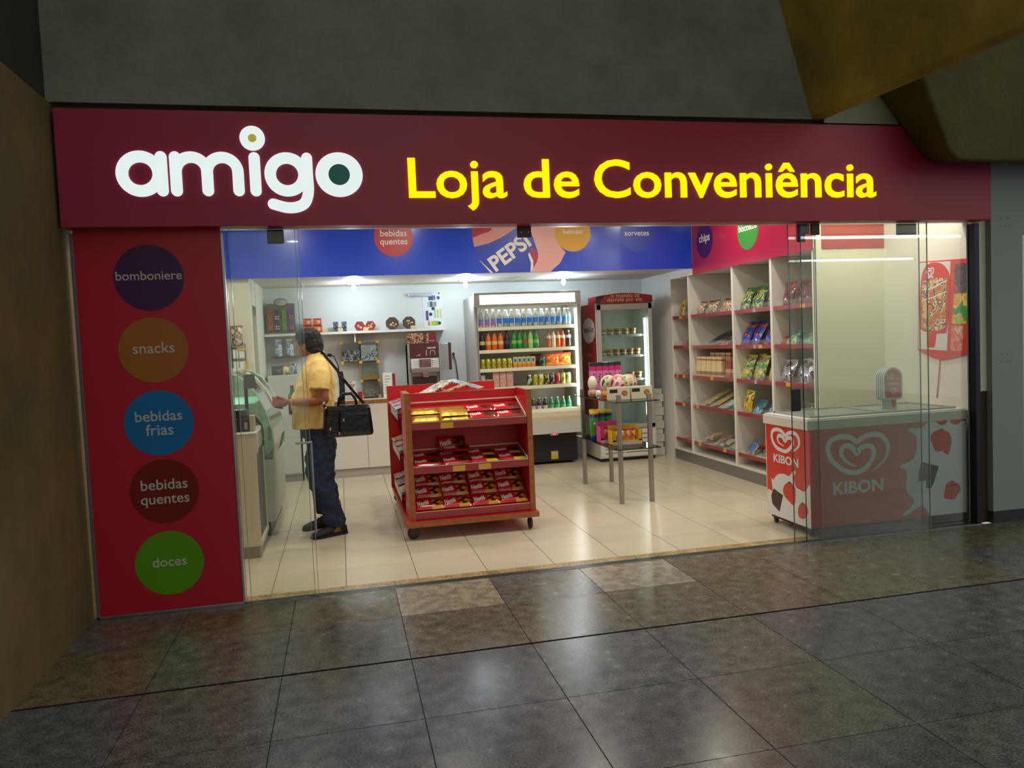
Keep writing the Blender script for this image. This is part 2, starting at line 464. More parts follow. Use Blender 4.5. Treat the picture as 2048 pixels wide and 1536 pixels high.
# shop shell
b = B(); b.box(-.06, 6.3, .0, .12, 2.275, 2.93); struct('wall_front', b, wallp)
b = B(); b.box(-.2, -.06, .02, 3.4, 0, 3.05); struct('wall_left', b, wallp)
b = B(); b.box(-.2, .57, 3.36, 3.5, 0, 2.9); b.box(.45, .57, 3.5, 3.52, 0, 2.29); b.box(.45, .57, 3.90, 4.85, 0, 2.29); b.box(.45, .57, 3.5, 3.92, 2.02, 2.29)
struct('wall_left_back', b, mat('cream_wall', 'dcd8c4', .65))
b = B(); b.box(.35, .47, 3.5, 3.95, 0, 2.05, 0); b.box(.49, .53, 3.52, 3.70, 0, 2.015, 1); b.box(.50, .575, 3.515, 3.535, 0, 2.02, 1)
struct('door_1', b, (mat('doorway_shade', '0c0c0e', .8), mat('grey_door', '8c9290', .5)))  # near-black fill paints the darkness of the room behind the doorway
b = B(); b.box(.45, 5.5, 4.85, 5.0, 0, 2.35); struct('wall_back', b, wallp)
b = B(); b.box(5.425, 5.5, 3.975, 4.9, 0, 2.35); struct('wall_right_back', b, wallp)
b = B(); b.box(6.08, 6.2, .1, 4.9, 0, 3.05); b.box(6.08, 6.085, .0, .1, 0, 2.262); struct('wall_right', b, mat('white_side_wall', 'ddd8cc', .6))
b = B(); b.box(-.2, 6.2, .1, 3.36, 3.0, 3.1); struct('ceiling', b, white)
b = B(); b.box(-.2, 5.5, 3.34, 4.9, 2.29, 2.33)
struct('ceiling_low', b, mat('ceiling_board', 'c9c6ba', .6))
b = B()
for x in (1.05, 2.35, 3.6): b.box(x-.006, x+.006, 3.36, 4.85, 2.2875, 2.2905)
b.box(.57, 5.42, 4.42, 4.432, 2.2875, 2.2905); struct('trim_8', b, mat('ceiling_joint', 'eceae2', .5))
b = B(); b.box(5.425, 6.08, .98, 1.03, 0, 2.98); struct('wall_shelf_end', b, mat('pale_panel', 'd2cdb6', .5))
b = B(); b.box(5.475, 6.08, .972, .98, 2.2, 2.98); struct('trim_9', b, mat('red_band_paint', '9c2a1e', .5))
b = B(); b.box(5.425, 6.08, 1.03, 3.95, 2.215, 2.24); struct('trim_10', b, white)
b = B(); b.box(5.418, 5.425, 3.33, 3.97, 2.2, 2.33); struct('trim_11', b, white)

# ------------------------------------------------------------------ FASCIA SIGN
BOX = (-.035, 6.10, -.13, -.01, 2.260, 2.915)
s = thing('shop_sign', 'long dark red fascia sign with lit white and yellow lettering above the shop opening', 'sign', (3.0, -.1, 2.24))
b = B(); b.box(*BOX); b.box(BOX[0], BOX[1], -.133, -.13, 2.260, 2.268); obj('sign_box', b, signred, s, bevel=.006)
b = B(); b.box(.79, 6.05, -.0095, .05, 2.262, 2.2745); obj('track_channel', b, alu, s, bevel=.002)
lit = mat('lit_white_acrylic', '101010', .6, emit='e9f6f4', estr=.95, spec=.1)
lity = mat('lit_yellow_acrylic', '101000', .6, emit='fff000', estr=1.1, spec=.1)
pl = py(-.13); T = .012; HW = .031
def disc(b, cx, cy, r, th=T, mi=0, ry=None): decal(b, circle(cx, cy, r, 40, ry), pl, 0, th, mi)
def annulus(b, cx, cy, r0, r1, th=T, rx0=None):
    n = 48; o = []; i_ = []
    for k in range(n):
        a = 2*PI*k/n; o.append((cx+(rx0 or r0)*math.cos(a), cy+r0*math.sin(a))); i_.append((cx+r1*math.cos(a), cy+r1*math.sin(a)))
    vs = [pl(u, v, th) for u, v in o] + [pl(u, v, th) for u, v in i_] + [pl(u, v, 0) for u, v in o] + [pl(u, v, 0) for u, v in i_]
    fs = []
    for k in range(n):
        q = (k+1) % n
        fs += [(k, q, n+q, n+k), (2*n+k, 2*n+q, q, k), (n+k, n+q, 3*n+q, 3*n+k)]
    b.add(vs, fs)
def bar(b, x, z0, z1, hw=HW):
    pts = [(x+hw*math.cos(a), z1-hw+hw*math.sin(a)) for a in [PI*k/12 for k in range(13)]] + [(x-hw*math.cos(a), z0+hw-hw*math.sin(a)) for a in [PI*k/12 for k in range(13)]]
    decal(b, pts, pl, 0, T)
b = B()
annulus(b, .394, 2.556, .128, .064); bar(b, .506, 2.43, 2.682)
bar(b, .581, 2.43, 2.682)
for c in (.665, .833):
    path = [(c-.084, 2.54)] + [(c-.084*math.cos(a), 2.568+.083*math.sin(a)) for a in [PI*k/10 for k in range(11)]] + [(c+.084, 2.50), (c+.084, 2.462)]
    ribbon(b, path, .062, pl, 0, T, samples=3); disc(b, c+.084, 2.462, HW)
bar(b, 1.011, 2.43, 2.682)
annulus(b, 1.19, 2.556, .127, .063)
ribbon(b, [(1.306, 2.652), (1.306, 2.55), (1.306, 2.46), (1.285, 2.395), (1.24, 2.368), (1.18, 2.364), (1.103, 2.385)], .062, pl, 0, T)
disc(b, 1.306, 2.651, HW); disc(b, 1.103, 2.385, HW)
annulus(b, 1.488, 2.556, .130, .062, rx0=.137)
annulus(b, 1.007, 2.762, .070, .024)
obj('white_lettering', b, lit, s)
b = B(); disc(b, 1.007, 2.762, .0245, .010); obj('gold_dot', b, mat('gold_dot_acrylic', 'b9a43c', .4, emit='b9a43c', estr=.6), s)
b = B(); disc(b, 1.488, 2.556, .0625, .010); obj('green_dot', b, mat('green_dot_acrylic', '12504a', .4, emit='0c403a', estr=.5), s)
for word, x0, x1 in (('Loja', 1.895, 2.505), ('de', 2.614, 2.977), ('Conveni\u00eancia', 3.079, 5.138)):
    b = B(); add_text(b, word, (x0, -.131, 2.424), UX, UZ, w=x1-x0, h=.243, bold=.012, th=T); obj('yellow_lettering', b, lity, s)

# left entrance panel with five circles
s = thing('entrance_panel', 'tall red panel with five coloured circles left of the shop entrance', 'panel', (.385, 0, 0))
b = B(); b.box(-.012, .782, -.02, .02, .02, 2.259); obj('panel_board', b, redpanel, s)
b = B(); b.box(-.030, -.012, -.026, .02, .0, 2.243); obj('side_strip', b, mat('dull_aluminium', '74767a', .5, .6), s, bevel=.002)
b = B(); b.box(-.03, .79, -.026, .022, .004, .02); obj('bottom_strip', b, alu, s, bevel=.002)
b = B(); b.box(.782, .794, -.024, .024, .02, 2.24); obj('side_strip', b, alu, s, bevel=.002)
tgrey = mat('panel_lettering', 'c9c6c0', .5)
for (cx, cz, hx, nm, lines) in ((.377, 1.984, '43144f', 'purple', [('bomboniere', .358, -.012)]), (.376, 1.564, 'b0661a', 'orange', [('snacks', .227, -.018)]),
        (.378, 1.136, '0072b8', 'blue', [('bebidas', .257, .012), ('frias', .152, -.072)]), (.383, .73, '7c0c10', 'dark red', [('bebidas', .257, .012), ('quentes', .267, -.072)]), (.384, .30, '5c9a06', 'green', [('doces', .187, -.018)])):
    b = B(); decal(b, circle(cx, cz, .191, 56), py(-.02), 0, .0012); o = obj('circle', b, mat('circle_'+nm.replace(' ', '_'), hx, .4), s); o['label'] = nm+' circle'
    for t, w, dz in lines:
        b = B(); add_text(b, t, (cx, -.0215, cz+dz), UX, UZ, w=w, bold=.008, th=.001, center=True); obj('lettering', b, tgrey, o)

# ------------------------------------------------------------------ GLASS FRONT
def pane(x0, x1, y, label, z0=.006, z1=2.2585, dark=True):
    t = thing('shopfront_glazing', label, 'glass', ((x0+x1)/2, y, z0))
    b = B(); b.box(x0+.001, x1-.001, y-.004, y+.004, z0, z1); obj('glass_sheet', b, glass, t)
    for x in (x0, x1):
        b = B(); b.box(x-.0015, x+.0015, y-.0045, y+.0045, z0, z1); obj('polished_edge', b, edged if (dark and x == x0) else edgem, t)
    return t
t = pane(.80, 1.205, .015, 'fixed glass pane beside the red panel, in front of the cash counter', dark=False)
b = B(); b.box(1.044, 1.142, .004, .028, 2.175, 2.259); obj('clamp', b, black, t, bevel=.006)
t = pane(.83, 1.228, -.022, 'sliding glass pane stacked in front of the fixed left pane', dark=False)
b = B(); b.box(1.230, 1.240, -.03, -.014, .40, .968); b.box(1.14, 1.240, -.036, -.027, .955, .968); obj('edge_handle', b, alu, t, bevel=.002)
t = pane(4.535, 5.60, .004, 'sliding glass pane at the shelves, its edge left of the freezer')
b = B(); b.box(4.535, 4.60, -.012, .020, .945, 1.10); obj('lock', b, black, t, bevel=.008)
b = B(); b.box(4.607, 4.665, -.009, .015, 2.135, 2.259); b.box(4.665, 4.70, -.009, .015, 2.19, 2.259); b.lathe([(.008, -.011), (.008, .0)], (4.64, 0, 2.155), 12, 0, 'y'); obj('clamp', b, black, t, bevel=.004)
t = pane(4.615, 5.645, -.022, 'overlapping middle glass pane in front of the ice cream freezer')
b = B(); b.box(4.70, 4.765, -.031, -.013, 2.18, 2.2585); obj('clamp', b, black, t, bevel=.004)
t = pane(4.765, 6.04, .030, 'fixed glass pane at far right over the freezer')
b = B(); b.box(5.44, 5.60, .023, .044, 2.175, 2.259); obj('clamp', b, black, t, bevel=.004)
t = thing('door_stop', 'dark maroon metal door stop hanging under the sign at mid opening', 'stop', (2.635, 0, 2.2))
b = B(); b.box(2.589, 2.682, -.01, .0, 2.19, 2.2615); obj('plate', b, mat('maroon_metal', '33080c', .4), t, bevel=.002)
for x in (2.613, 2.66):
    b = B(); b.lathe([(.006, -.014), (.006, -.008)], (x, 0, 2.224), 12, 0, 'y'); obj('screw', b, chrome, t)

# ------------------------------------------------------------------ INNER BANNERS
blue = mat('blue_banner_vinyl', '1644cc', .2, coat=.15)
s = thing('blue_banner', 'long glossy blue banner over the back counter with a soda can picture', 'banner', (2.7, 3.3, 2.27))
b = B(); b.box(-.06, 5.411, 3.30, 3.34, 2.272, 2.98); obj('banner_board', b, blue, s)
bp = py(3.30)
def bcirc(cx, cz, r, hx, nm, lines, plane=bp, ux=UX, parent=None, ry=None, bold=.012, dth=.0012):
    b = B(); decal(b, circle(cx, cz, r, 44), plane, 0, dth); o = obj('circle', b, mat('bcircle_'+nm, hx, .35), parent or s); o['label'] = nm.replace('_', ' ')+' circle'
    for t, w, du, dv in lines:
        b = B(); add_text(b, t, plane(cx+du, cz+dv, dth+.0005), ux, UZ, w=w, bold=bold, th=.001, center=True); obj('lettering', b, whitevinyl, o)
bcirc(2.045, 2.668, .202, 'b8303a', 'red', [('bebidas', .275, 0, .01), ('quentes', .285, 0, -.075)])
BN_RED=[(2.872,2.747),(3.139,2.745),(3.058,2.697),(2.88,2.649)]
BN_HAND=[(2.86,2.97),(3.38,2.97),(3.376,2.742),(3.254,2.676),(3.187,2.645),(3.053,2.589),(2.895,2.553),(2.88,2.649),(3.006,2.698),(3.059,2.71),(3.10,2.74)]
BN_CAN=[(2.895,2.553),(3.053,2.589),(3.187,2.645),(3.254,2.682),(3.374,2.76),(3.531,2.70),(3.592,2.498),(3.575,2.395),(3.502,2.274),(3.071,2.274),(2.941,2.419)]
BN_ARM=[(3.40,2.97),(3.86,2.97),(3.852,2.546),(3.91,2.48),(3.844,2.364),(3.732,2.274),(3.509,2.274),(3.574,2.369),(3.598,2.472),(3.556,2.589),(3.518,2.641),(3.38,2.72)]
BN_WAVE=[(3.498,2.486),(3.541,2.395),(3.538,2.318),(3.516,2.276),(3.503,2.276),(3.513,2.37),(3.484,2.461)]
BN_WRED=[(3.514,2.538),(3.566,2.517),(3.597,2.446),(3.581,2.382),(3.545,2.331),(3.541,2.395),(3.505,2.486)]
pk_ = mat('printed_skin', 'd99490', .4); pk2 = mat('printed_skin_light', 'e3a9a4', .4)
b = B(); decal(b, [(2.86,2.97),(3.12,2.97)]+BN_RED[1:3]+[(2.88,2.649)], bp, 0, .0006); g = obj('can_picture', b, mat('printed_red', 'b02a38', .4), s); g['label'] = 'picture of hands holding a blue soda can'
for pts, m_, th in ((BN_ARM, pk2, .0010), (BN_HAND, pk_, .0014)):
    b = B(); decal(b, pts, bp, 0, th, smooth=0); obj('printed_hand', b, m_, g)
b = B(); decal(b, BN_CAN, bp, 0, .0018); obj('printed_can', b, mat('printed_can_blue', '2a44b4', .35), g)
b = B(); decal(b, BN_WAVE, bp, 0, .0024); obj('white_wave', b, whitevinyl, g)
b = B(); decal(b, [(2.94,2.419),(2.96,2.40),(3.09,2.274),(3.06,2.274)], bp, 0, .0024); obj('can_rim_line', b, whitevinyl, g)
b = B(); decal(b, BN_WRED, bp, 0, .0022); obj('red_wave', b, mat('printed_red', 'b02a38'), g)
b = B(); dirn = Vector((3.528-3.131, 0, 2.55-2.275)).normalized(); upn = Vector((-dirn.z, 0, dirn.x))
add_text(b, 'PEPSI', Vector((3.118, 3.297, 2.285)), dirn, upn, w=.50, h=.165, bold=.03, th=.001); obj('lettering', b, whitevinyl, g)
bcirc(4.0, 2.69, .205, 'd9a53a', 'yellow', [('bebidas', .22, 0, -.01)], dth=.003)
bcirc(4.75, 2.672, .202, '2446b8', 'lighter_blue', [('sorvetes', .29, 0, -.02)])

s = thing('red_banner', 'red banner running above the snack shelves on the right', 'banner', (5.42, 2.2, 2.2))
b = B(); b.box(5.412, 5.42, 1.03, 3.298, 2.20, 2.98); obj('banner_board', b, mat('red_banner_vinyl', 'b01a30', .22, coat=.5), s)
rp_ = pxm(5.412); UY = (0, -1, 0)
bcirc(2.985, 2.545, .19, '4c1660', 'purple', [('chips', .25, 0, -.01)], rp_, UY)
bcirc(2.07, 2.53, .20, '3f8a34', 'green', [('biscoitos', .34, 0, -.01)], rp_, UY)

# ------------------------------------------------------------------ LAMPS IN THE SHOP
t0 = thing('ceiling_lamp', 'x', 'lamp', (0, 0, 3.0), 'lamps in the main ceiling hidden above the sign')
b = B(); b.lathe([(.10, 0), (.13, -.004), (.12, -.02), (.095, -.012)], (0, 0, 3.0), 24, cap=False); obj('rim', b, chrome, t0)
b = B(); b.lathe([(.094, -.006), (.094, -.008)], (0, 0, 3.0), 24); obj('diffuser', b, mat('lamp_diffuser', 'ffffff', .5, emit='fff2dd', estr=4), t0)
nm_ = ['far left', 'left of centre', 'right of centre', 'far right']
for i, (x, y) in enumerate(MAIN_LAMPS):
    o = t0 if i == 0 else dup(t0, (x, y, 3.0)); o.location = (x, y, 3.0)
    o['label'] = 'round ceiling lamp above the ice cream freezer nook' if i == 8 else f'round ceiling lamp, {nm_[i % 4]} in the {"front" if i < 4 else "back"} row above the sign'
SPOTS = [(1.63, 4.25, 'left, above the shelf with the hexagonal boxes'), (2.93, 4.20, 'middle, left of the drinks cooler'), (4.13, 4.16, 'right, above the drinks cooler')]
bulbm = mat('lit_bulb', 'ffffff', .4, emit='e8f4ff', estr=22)
for i, (x, y, d) in enumerate(SPOTS):
    t = thing('spot_lamp', 'lit compact bulb in the low ceiling, '+d, 'lamp', (x, y, 2.29))
    b = B(); b.lathe([(.055, 0), (.055, -.012), (.025, -.022), (.02, -.05)], (x, y, 2.29), 16); obj('socket', b, white, t)
    b = B(); 
    for sg in (-1, 1): b.tube([(x+sg*.02, y, 2.275), (x+sg*.07, y, 2.265), (x+sg*.10, y, 2.275)], .006, 6)
    obj('bracket', b, chrome, t)
    b = B(); b.ell((x, y, 2.225), (.026, .026, .04)); obj('bulb', b, bulbm, t)
    lamp('spot_lamp_light', 'POINT', (x, y-.02, 2.15), 14, COOL, radius=.05)

tubem = mat('hall_tube_lit', 'ffffff', .4, emit='eef4ff', estr=9)
for i, (y, x0, x1) in enumerate(((-9.0, 7.2, 15.0), (-13.6, 9.0, 17.0))):
    t = thing('hall_tube_lamp', ['long fluorescent tube lamp hanging in the hall, nearer row, behind the viewer', 'long fluorescent tube lamp in the hall, farther row, behind the viewer'][i], 'lamp', ((x0+x1)/2, y, 3.35))
    b = B(); b.box(x0, x1, y-.05, y+.05, 3.38, 3.42); obj('housing', b, white, t)
    b = B(); b.tube([(x0, y, 3.35), (x1, y, 3.35)], .024, 8); obj('tube', b, tubem, t)
    b = B(); b.tube([((x0+x1)/2, y, 3.42), ((x0+x1)/2, y, 6.0)], .01, 6); obj('hanger', b, white, t)

# ------------------------------------------------------------------ SNACK SHELF UNIT (right wall)
DIV = [3.955, 3.46, 2.435, 1.705, 1.035]       # divider positions from the back corner to the front
ROWZ = [1.75, 1.392, 1.042, .70, .27]
s = thing('snack_shelf_unit', 'tall white shelf unit with red price rails along the right wall', 'shelves', (5.72, 2.5, 0))
b = B(); b.box(6.055, 6.075, 1.04, 3.95, .12, 2.21); obj('back_board', b, lam, s)
b = B(); b.box(5.45, 6.05, 1.04, 3.95, 0, .118); b.box(5.43, 5.45, 1.04, 3.95, .0, .118, 0); obj('plinth', b, mat('grey_plinth', '8c8d8b', .3, .6), s)
for y in DIV:
    b = B(); y0 = y - .018; b.box(5.425, 6.05, y0, y0+.036, .12, 2.212)
    obj('upright_panel', b, lam, s, bevel=.002)
b = B(); b.box(5.43, 6.05, 1.04, 3.95, .118, .14); obj('bottom_board', b, lam, s)
clearm = glass_mat('clear_plastic', 'ffffff', 1.04, .1, .10)
for bi in range(4):
    ya, yb = DIV[bi+1]+.018, DIV[bi]-.018
    for ri, z in enumerate(ROWZ):
        b = B(); b.hexa([(5.45, ya, z-.035), (6.05, ya, z+.035), (6.05, yb, z+.035), (5.45, yb, z-.035), (5.45, ya, z-.02), (6.05, ya, z+.05), (6.05, yb, z+.05), (5.45, yb, z-.02)]); sh = obj('shelf_board', b, lam, s)
        b = B(); b.box(5.436, 5.449, ya+.01, yb-.01, z-.038, z); r_ = obj('price_rail', b, rail, s)
        b = B(); b.box(5.449, 5.452, ya+.01, yb-.01, z, z+.05); obj('clear_stop', b, clearm, s)
        tg = {(0, 0): [.5], (0, 2): [.2, .6], (0, 3): [.55], (1, 2): [.5], (1, 3): [.12], (1, 4): [.15, .75], (2, 1): [.7], (2, 3): [], (2, 4): [.85], (3, 0): [.75], (3, 1): [], (3, 2): [.35]}.get((bi, ri), [])
        for k in tg:
            yc = yb - (yb-ya)*k
            b = B(); b.box(5.4345, 5.436, yc-.035, yc+.035, z-.037, z-.001); obj('price_tag', b, tagy, r_)

# products -----------------------------------------------------------
ORD = ['first', 'second', 'third', 'fourth', 'fifth', 'sixth', 'seventh', 'eighth', 'ninth', 'tenth']
def nth(i, n):
    if n == 1: return 'the only one'
    if i == 0: return 'leftmost'
    if i == n-1: return 'rightmost'
    if n == 3: return 'middle'
    if i <= (n-1)/2: return ORD[i]+' from left'
    return ORD[n-1-i]+' from right'

def bag_builder(w, h, d, crimp=True, seed=0):
    r = random.Random(seed); b = B(); nu, nv = 10, 12; vs = []
    for side in (-1, 1):
        for j in range(nv+1):
            for i in range(nu+1):
                u = i/nu*2-1; v = j/nv
                bul = (1-u*u)**.45 * (math.sin(PI*min(max((v-.03)/.90, 0), 1)))**.5
                wob = .10*math.sin(7*u+seed*3+side)*math.sin(9*v+seed) + .05*math.sin(17*u+23*v)
                pinch = 1-.07*math.sin(PI*v)
                vs.append((u*w/2*pinch, side*d/2*bul*(1+wob)*(1-.2*v), v*h + .004*math.sin(6*u)*(j == nv)))
    n = (nu+1)*(nv+1); fs = []
    for sd in (0, 1):
        for j in range(nv):
            for i in range(nu):
                a = sd*n + j*(nu+1)+i; q = (a, a+1, a+nu+2, a+nu+1); fs.append(q if sd == 0 else q[::-1])
    b.add(vs, fs, 0, True)
    if crimp:
        for z0, z1 in ((h-.002, h+.014),):
            b.box(-w/2, w/2, -.001, .001, z0, z1, 1)
    return b
_bagproto = {}
def bag(kind, cols, w, h, d, loc, rot, label, group, name='snack_bag', cat='snack bag', top=None, seed=0, metal=0.0, scale=15, rough=.3):
    key = (kind, seed)
    if key not in _bagproto:
        b = bag_builder(w, h, d, True, seed)
        m1 = patch_mat('wrapper_'+kind, cols, scale, rough, metal, .4, seed=len(_bagproto)*.37)
        m2 = mat('crimp_'+kind, top or cols[0], .4)
        o = obj(name, b, [m1, m2]); _bagproto[key] = o
    else:
        o = _bagproto[key].copy(); COL.objects.link(o)
    o.name = name; o.location = loc; o.rotation_euler = rot
    tag(o, label, cat, group); return o
RY = -PI/2
BAYN = ['corner bay', 'wide second bay', 'third bay', 'bay nearest the entrance']
ROWN = ['top shelf', 'second shelf', 'third shelf', 'fourth shelf', 'bottom shelf']
def shelf_row(bi, ri, n, kind, desc, cols, w, h, d, tilt=-.2, x=5.495, y0=.1, y1=.9, flat=False, dz=0.0, rows=1, name='snack_bag', cat='snack bag', **kw):
    ya, yb = DIV[bi+1]+.018, DIV[bi]-.018
    z = ROWZ[ri]-.02 + (x-5.45)*.117 + .004
    g = f'{desc}s on {ROWN[ri]}, {BAYN[bi]}'
    if n > 1 and not flat: w = min(w, (yb-ya-w)*(y1-y0)/(n-1)*1.42 if n > 2 else w)
    for i in range(n):
        k = y0 + (y1-y0)*(i/(n-1) if n > 1 else .5)
        yc = yb - (yb-ya)*k
        lab = f'{desc} on {ROWN[ri]} of {BAYN[bi]}, {nth(i, n)}'
        if n == 1: lab = f'{desc} on {ROWN[ri]} of {BAYN[bi]}'
        if flat: rot = (-PI/2+.42+.06*(i % 2), .06*math.sin(i*2.1), RY+.08*math.sin(i*3.3)); loc = (x, yc, z+d*.55+dz); lift = (i % 2)*d*.85
        else: rot = (tilt, .07*math.sin(i*2.3+bi), RY+.12*math.sin(i*1.9+ri)); loc = (x+(i % 2)*d*.75, yc, z+dz+.004); lift = 0
        o = bag(kind, cols, w, h, d, loc, rot, lab, g, name, cat, seed=i % 3, **kw)
        settle(o, (5.45, 0, z-(x-5.45)*.117-.003+dz*.35+lift), (-.117, 0, 1), .002)
        bpy.context.view_layer.update(); fx = min((o.matrix_world @ v.co).x for v in o.data.vertices)
        ly = min((o.matrix_world @ v.co).y for v in o.data.vertices); hy = max((o.matrix_world @ v.co).y for v in o.data.vertices)
        if ly < ya+.004: o.location.y += ya+.004-ly
        if hy > yb-.004: o.location.y -= hy-yb+.004
        if fx < 5.456: o.location.x += 5.456-fx; settle(o, (5.45, 0, z-(x-5.45)*.117-.003+dz*.35+lift), (-.117, 0, 1), .002)
# corner bay
shelf_row(0, 0, 2, 'yellowbrown', 'yellow brown snack bag', ['c89a2a', '5a3a22', 'd8b23c', '8a5a2a'], .15, .19, .05, y0=.3, y1=.72)
shelf_row(0, 1, 2, 'redgrey', 'red and grey flat sweet pack', ['a02838', '6a6a6c', 'b83a48'], .17, .20, .05, flat=True, y0=.35, y1=.72, dz=.03)
shelf_row(0, 2, 2, 'pinkred', 'pale red flat biscuit pack', ['b8504a', 'c86a60', '8a3430'], .17, .20, .045, flat=True, y0=.35, y1=.72, dz=.02)
shelf_row(0, 3, 2, 'greyblue', 'dark grey blue flat pack', ['4c5560', '7d868c', '2a2e34'], .17, .20, .045, flat=True, y0=.35, y1=.72, dz=.02)
shelf_row(0, 4, 2, 'palerose', 'pale rose flat pack', ['b88a88', 'a8504c', 'c9a8a0'], .17, .20, .05, flat=True, y0=.35, y1=.72, dz=.03)
# wide second bay
shelf_row(1, 0, 6, 'cookie', 'brown and cream cookie pack', ['4a2c1c', 'd8a45a', 'd8cfc0', '8a3a28', 'c89050'], .155, .15, .06, y0=.10, y1=.92, tilt=-.45)
shelf_row(1, 1, 3, 'darkflat', 'dark slate flat chocolate pack', ['20262e', '3a4450', '15181c'], .17, .34, .04, flat=True, y0=.32, y1=.85, x=5.53, dz=.10)
shelf_row(1, 1, 2, 'pinkdots', 'pinkish speckled sweet bag', ['b06a62', 'd8c8b8', '7a3a3a', '9a9a6a'], .19, .15, .05, flat=True, y0=.62, y1=.88, x=5.50, dz=.0)
shelf_row(1, 3, 5, 'straw', 'straw coloured flat wafer pack', ['cbbb84', 'b8a668', 'd8cca0'], .13, .30, .035, flat=True, y0=.12, y1=.58, dz=.02)
shelf_row(1, 3, 2, 'whiteblue', 'white and light blue flat pack', ['cfd6d8', '6a9cc0', 'b8c4c8'], .15, .22, .045, flat=True, y0=.64, y1=.76, x=5.50, dz=.03)
shelf_row(1, 3, 1, 'greenw', 'green snack bag', ['2f7a2a', '6aa83a', '1f5a24'], .15, .15, .06, y0=.90, y1=.90, tilt=-.5)
shelf_row(1, 4, 3, 'tanorange', 'tan and orange small bag', ['c8903c', 'd8c8a4', 'b06a3a', '8a9a9a'], .15, .17, .05, flat=True, y0=.12, y1=.44, dz=.03)
shelf_row(1, 4, 2, 'bluered', 'blue and brown flat pack', ['3a4a8a', '8a4a3a', 'b8b0a8'], .15, .18, .045, flat=True, y0=.52, y1=.66, dz=.02)
shelf_row(1, 4, 2, 'greencream', 'green and cream flat pack', ['3a7a34', 'c8c0a0', '5a9a4a'], .15, .20, .05, flat=True, y0=.78, y1=.92, dz=.03)
# third bay
shelf_row(2, 0, 5, 'greenyel', 'green and yellow chip bag', ['2a7a2a', '2a4478', 'd8c02c', '2e8a34', '1e3a5a'], .19, .235, .075, y0=.04, y1=.95, tilt=-.4)
shelf_row(2, 1, 6, 'bluebag', 'dark blue snack bag', ['1c34a8', '162678', 'c8602e', '101850', '2040b4'], .19, .25, .075, y0=.04, y1=.96, tilt=-.5, dz=.01)
shelf_row(2, 2, 5, 'yelblue', 'yellow and blue chip bag', ['e2c51e', '2f72b0', 'e8d040', '4aa04a', '3a78b8'], .20, .25, .08, y0=.04, y1=.96, tilt=-.35)
shelf_row(2, 3, 1, 'yellowbag', 'yellow popcorn bag', ['e6c21c', '1a1a1a', 'e8cc30', 'd0a818'], .16, .22, .07, y0=.14, y1=.14, tilt=-.2)
shelf_row(2, 3, 3, 'bluegreen', 'blue and green snack bag', ['2a6ab0', '3a9a4a', '1f4f90', '8ac0d8'], .15, .15, .06, y0=.40, y1=.90, tilt=-.6)
shelf_row(2, 4, 2, 'orangered', 'orange and red snack bag', ['d85a1c', 'c02a1c', 'e88a2a'], .16, .18, .06, y0=.2, y1=.55, tilt=-.7, x=5.62, dz=.04)
shelf_row(2, 4, 3, 'tealblue', 'blue and teal snack bag', ['2a66c0', '1a7a78', 'e0a020', '2a5ab0'], .17, .15, .06, y0=.18, y1=.85, tilt=-.6)
# bay nearest the entrance
shelf_row(3, 0, 3, 'redblack', 'red and black snack bag', ['a01c20', '1c2024', '8a1a1e', '2c3a40'], .16, .22, .07, y0=.22, y1=.75, tilt=-.25)
shelf_row(3, 1, 3, 'tealyel', 'teal and yellow snack bag', ['2f8a92', 'c8c040', '4aa0a8', '2a6a72'], .17, .16, .07, y0=.30, y1=.85, tilt=-.7)
shelf_row(3, 1, 1, 'redsmall', 'red small sweet bag', ['b0302a', '8a2420', 'c84a40'], .14, .10, .05, y0=.10, y1=.10, tilt=-.8)
shelf_row(3, 2, 4, 'silver', 'crinkled silver bag', ['c8ccd2', '8a90a0', 'e4e8ec', '4a4e6a', 'b0605a'], .17, .21, .09, y0=.10, y1=.9, tilt=-.35, metal=.55, rough=.2)
shelf_row(3, 3, 2, 'greyolive', 'dull grey and olive bag', ['4c4e4c', '7a7438', '3a3c3c'], .17, .17, .06, y0=.55, y1=.85, tilt=-.4)
shelf_row(3, 3, 1, 'redblue', 'red and blue flat pack', ['8a2430', '24305a', 'a84050'], .16, .10, .06, y0=.18, y1=.18, tilt=-.8)
# cream boxes, third shelf of wide second bay
bxm = band_mat('cream_box_print', 2, [(0, 'e0cc9c'), (.10, '9a6a3a'), (.26, 'e6cf94'), (.80, 'c8623c'), (.88, 'e6cf94')])
brm = band_mat('brown_box_print', 2, [(0, 'a85a3a'), (.25, 'd8a080'), (.45, '9a4434'), (.9, 'b86a50')])
pb = None
def carton(name, label, cat, group, m, w, d, h, loc, rz, proto={}):
    loc = (loc[0], loc[1], loc[2]+.0015)
    key = (m.name, w, d, h)
    if key not in proto:
        b = B(); b.box(-w/2, w/2, -d/2, d/2, 0, h); o = obj(name, b, m, bevel=.002); proto[key] = o
    else:
        o = proto[key].copy(); COL.objects.link(o)
    o.name = name; o.location = loc; o.rotation_euler = (0, 0, rz) if not isinstance(rz, tuple) else rz
    return tag(o, label, cat, group)
yb = DIV[1]-.018
for i in range(5):
    carton('biscuit_box', f'cream biscuit box, front row, third shelf of wide second bay, {nth(i, 5)}', 'box', 'cream biscuit boxes on the third shelf', bxm, .108, .05, .225, (5.495, yb-.09-.122*i, 1.042-.008), (-.06, 0, RY))
for i in range(4):
    carton('biscuit_box', f'cream biscuit box, back row, third shelf of wide second bay, {nth(i, 4)}', 'box', 'cream biscuit boxes in the second row', bxm, .108, .05, .225, (5.60, yb-.22-.122*i, 1.042+.035), (-.06, 0, RY))
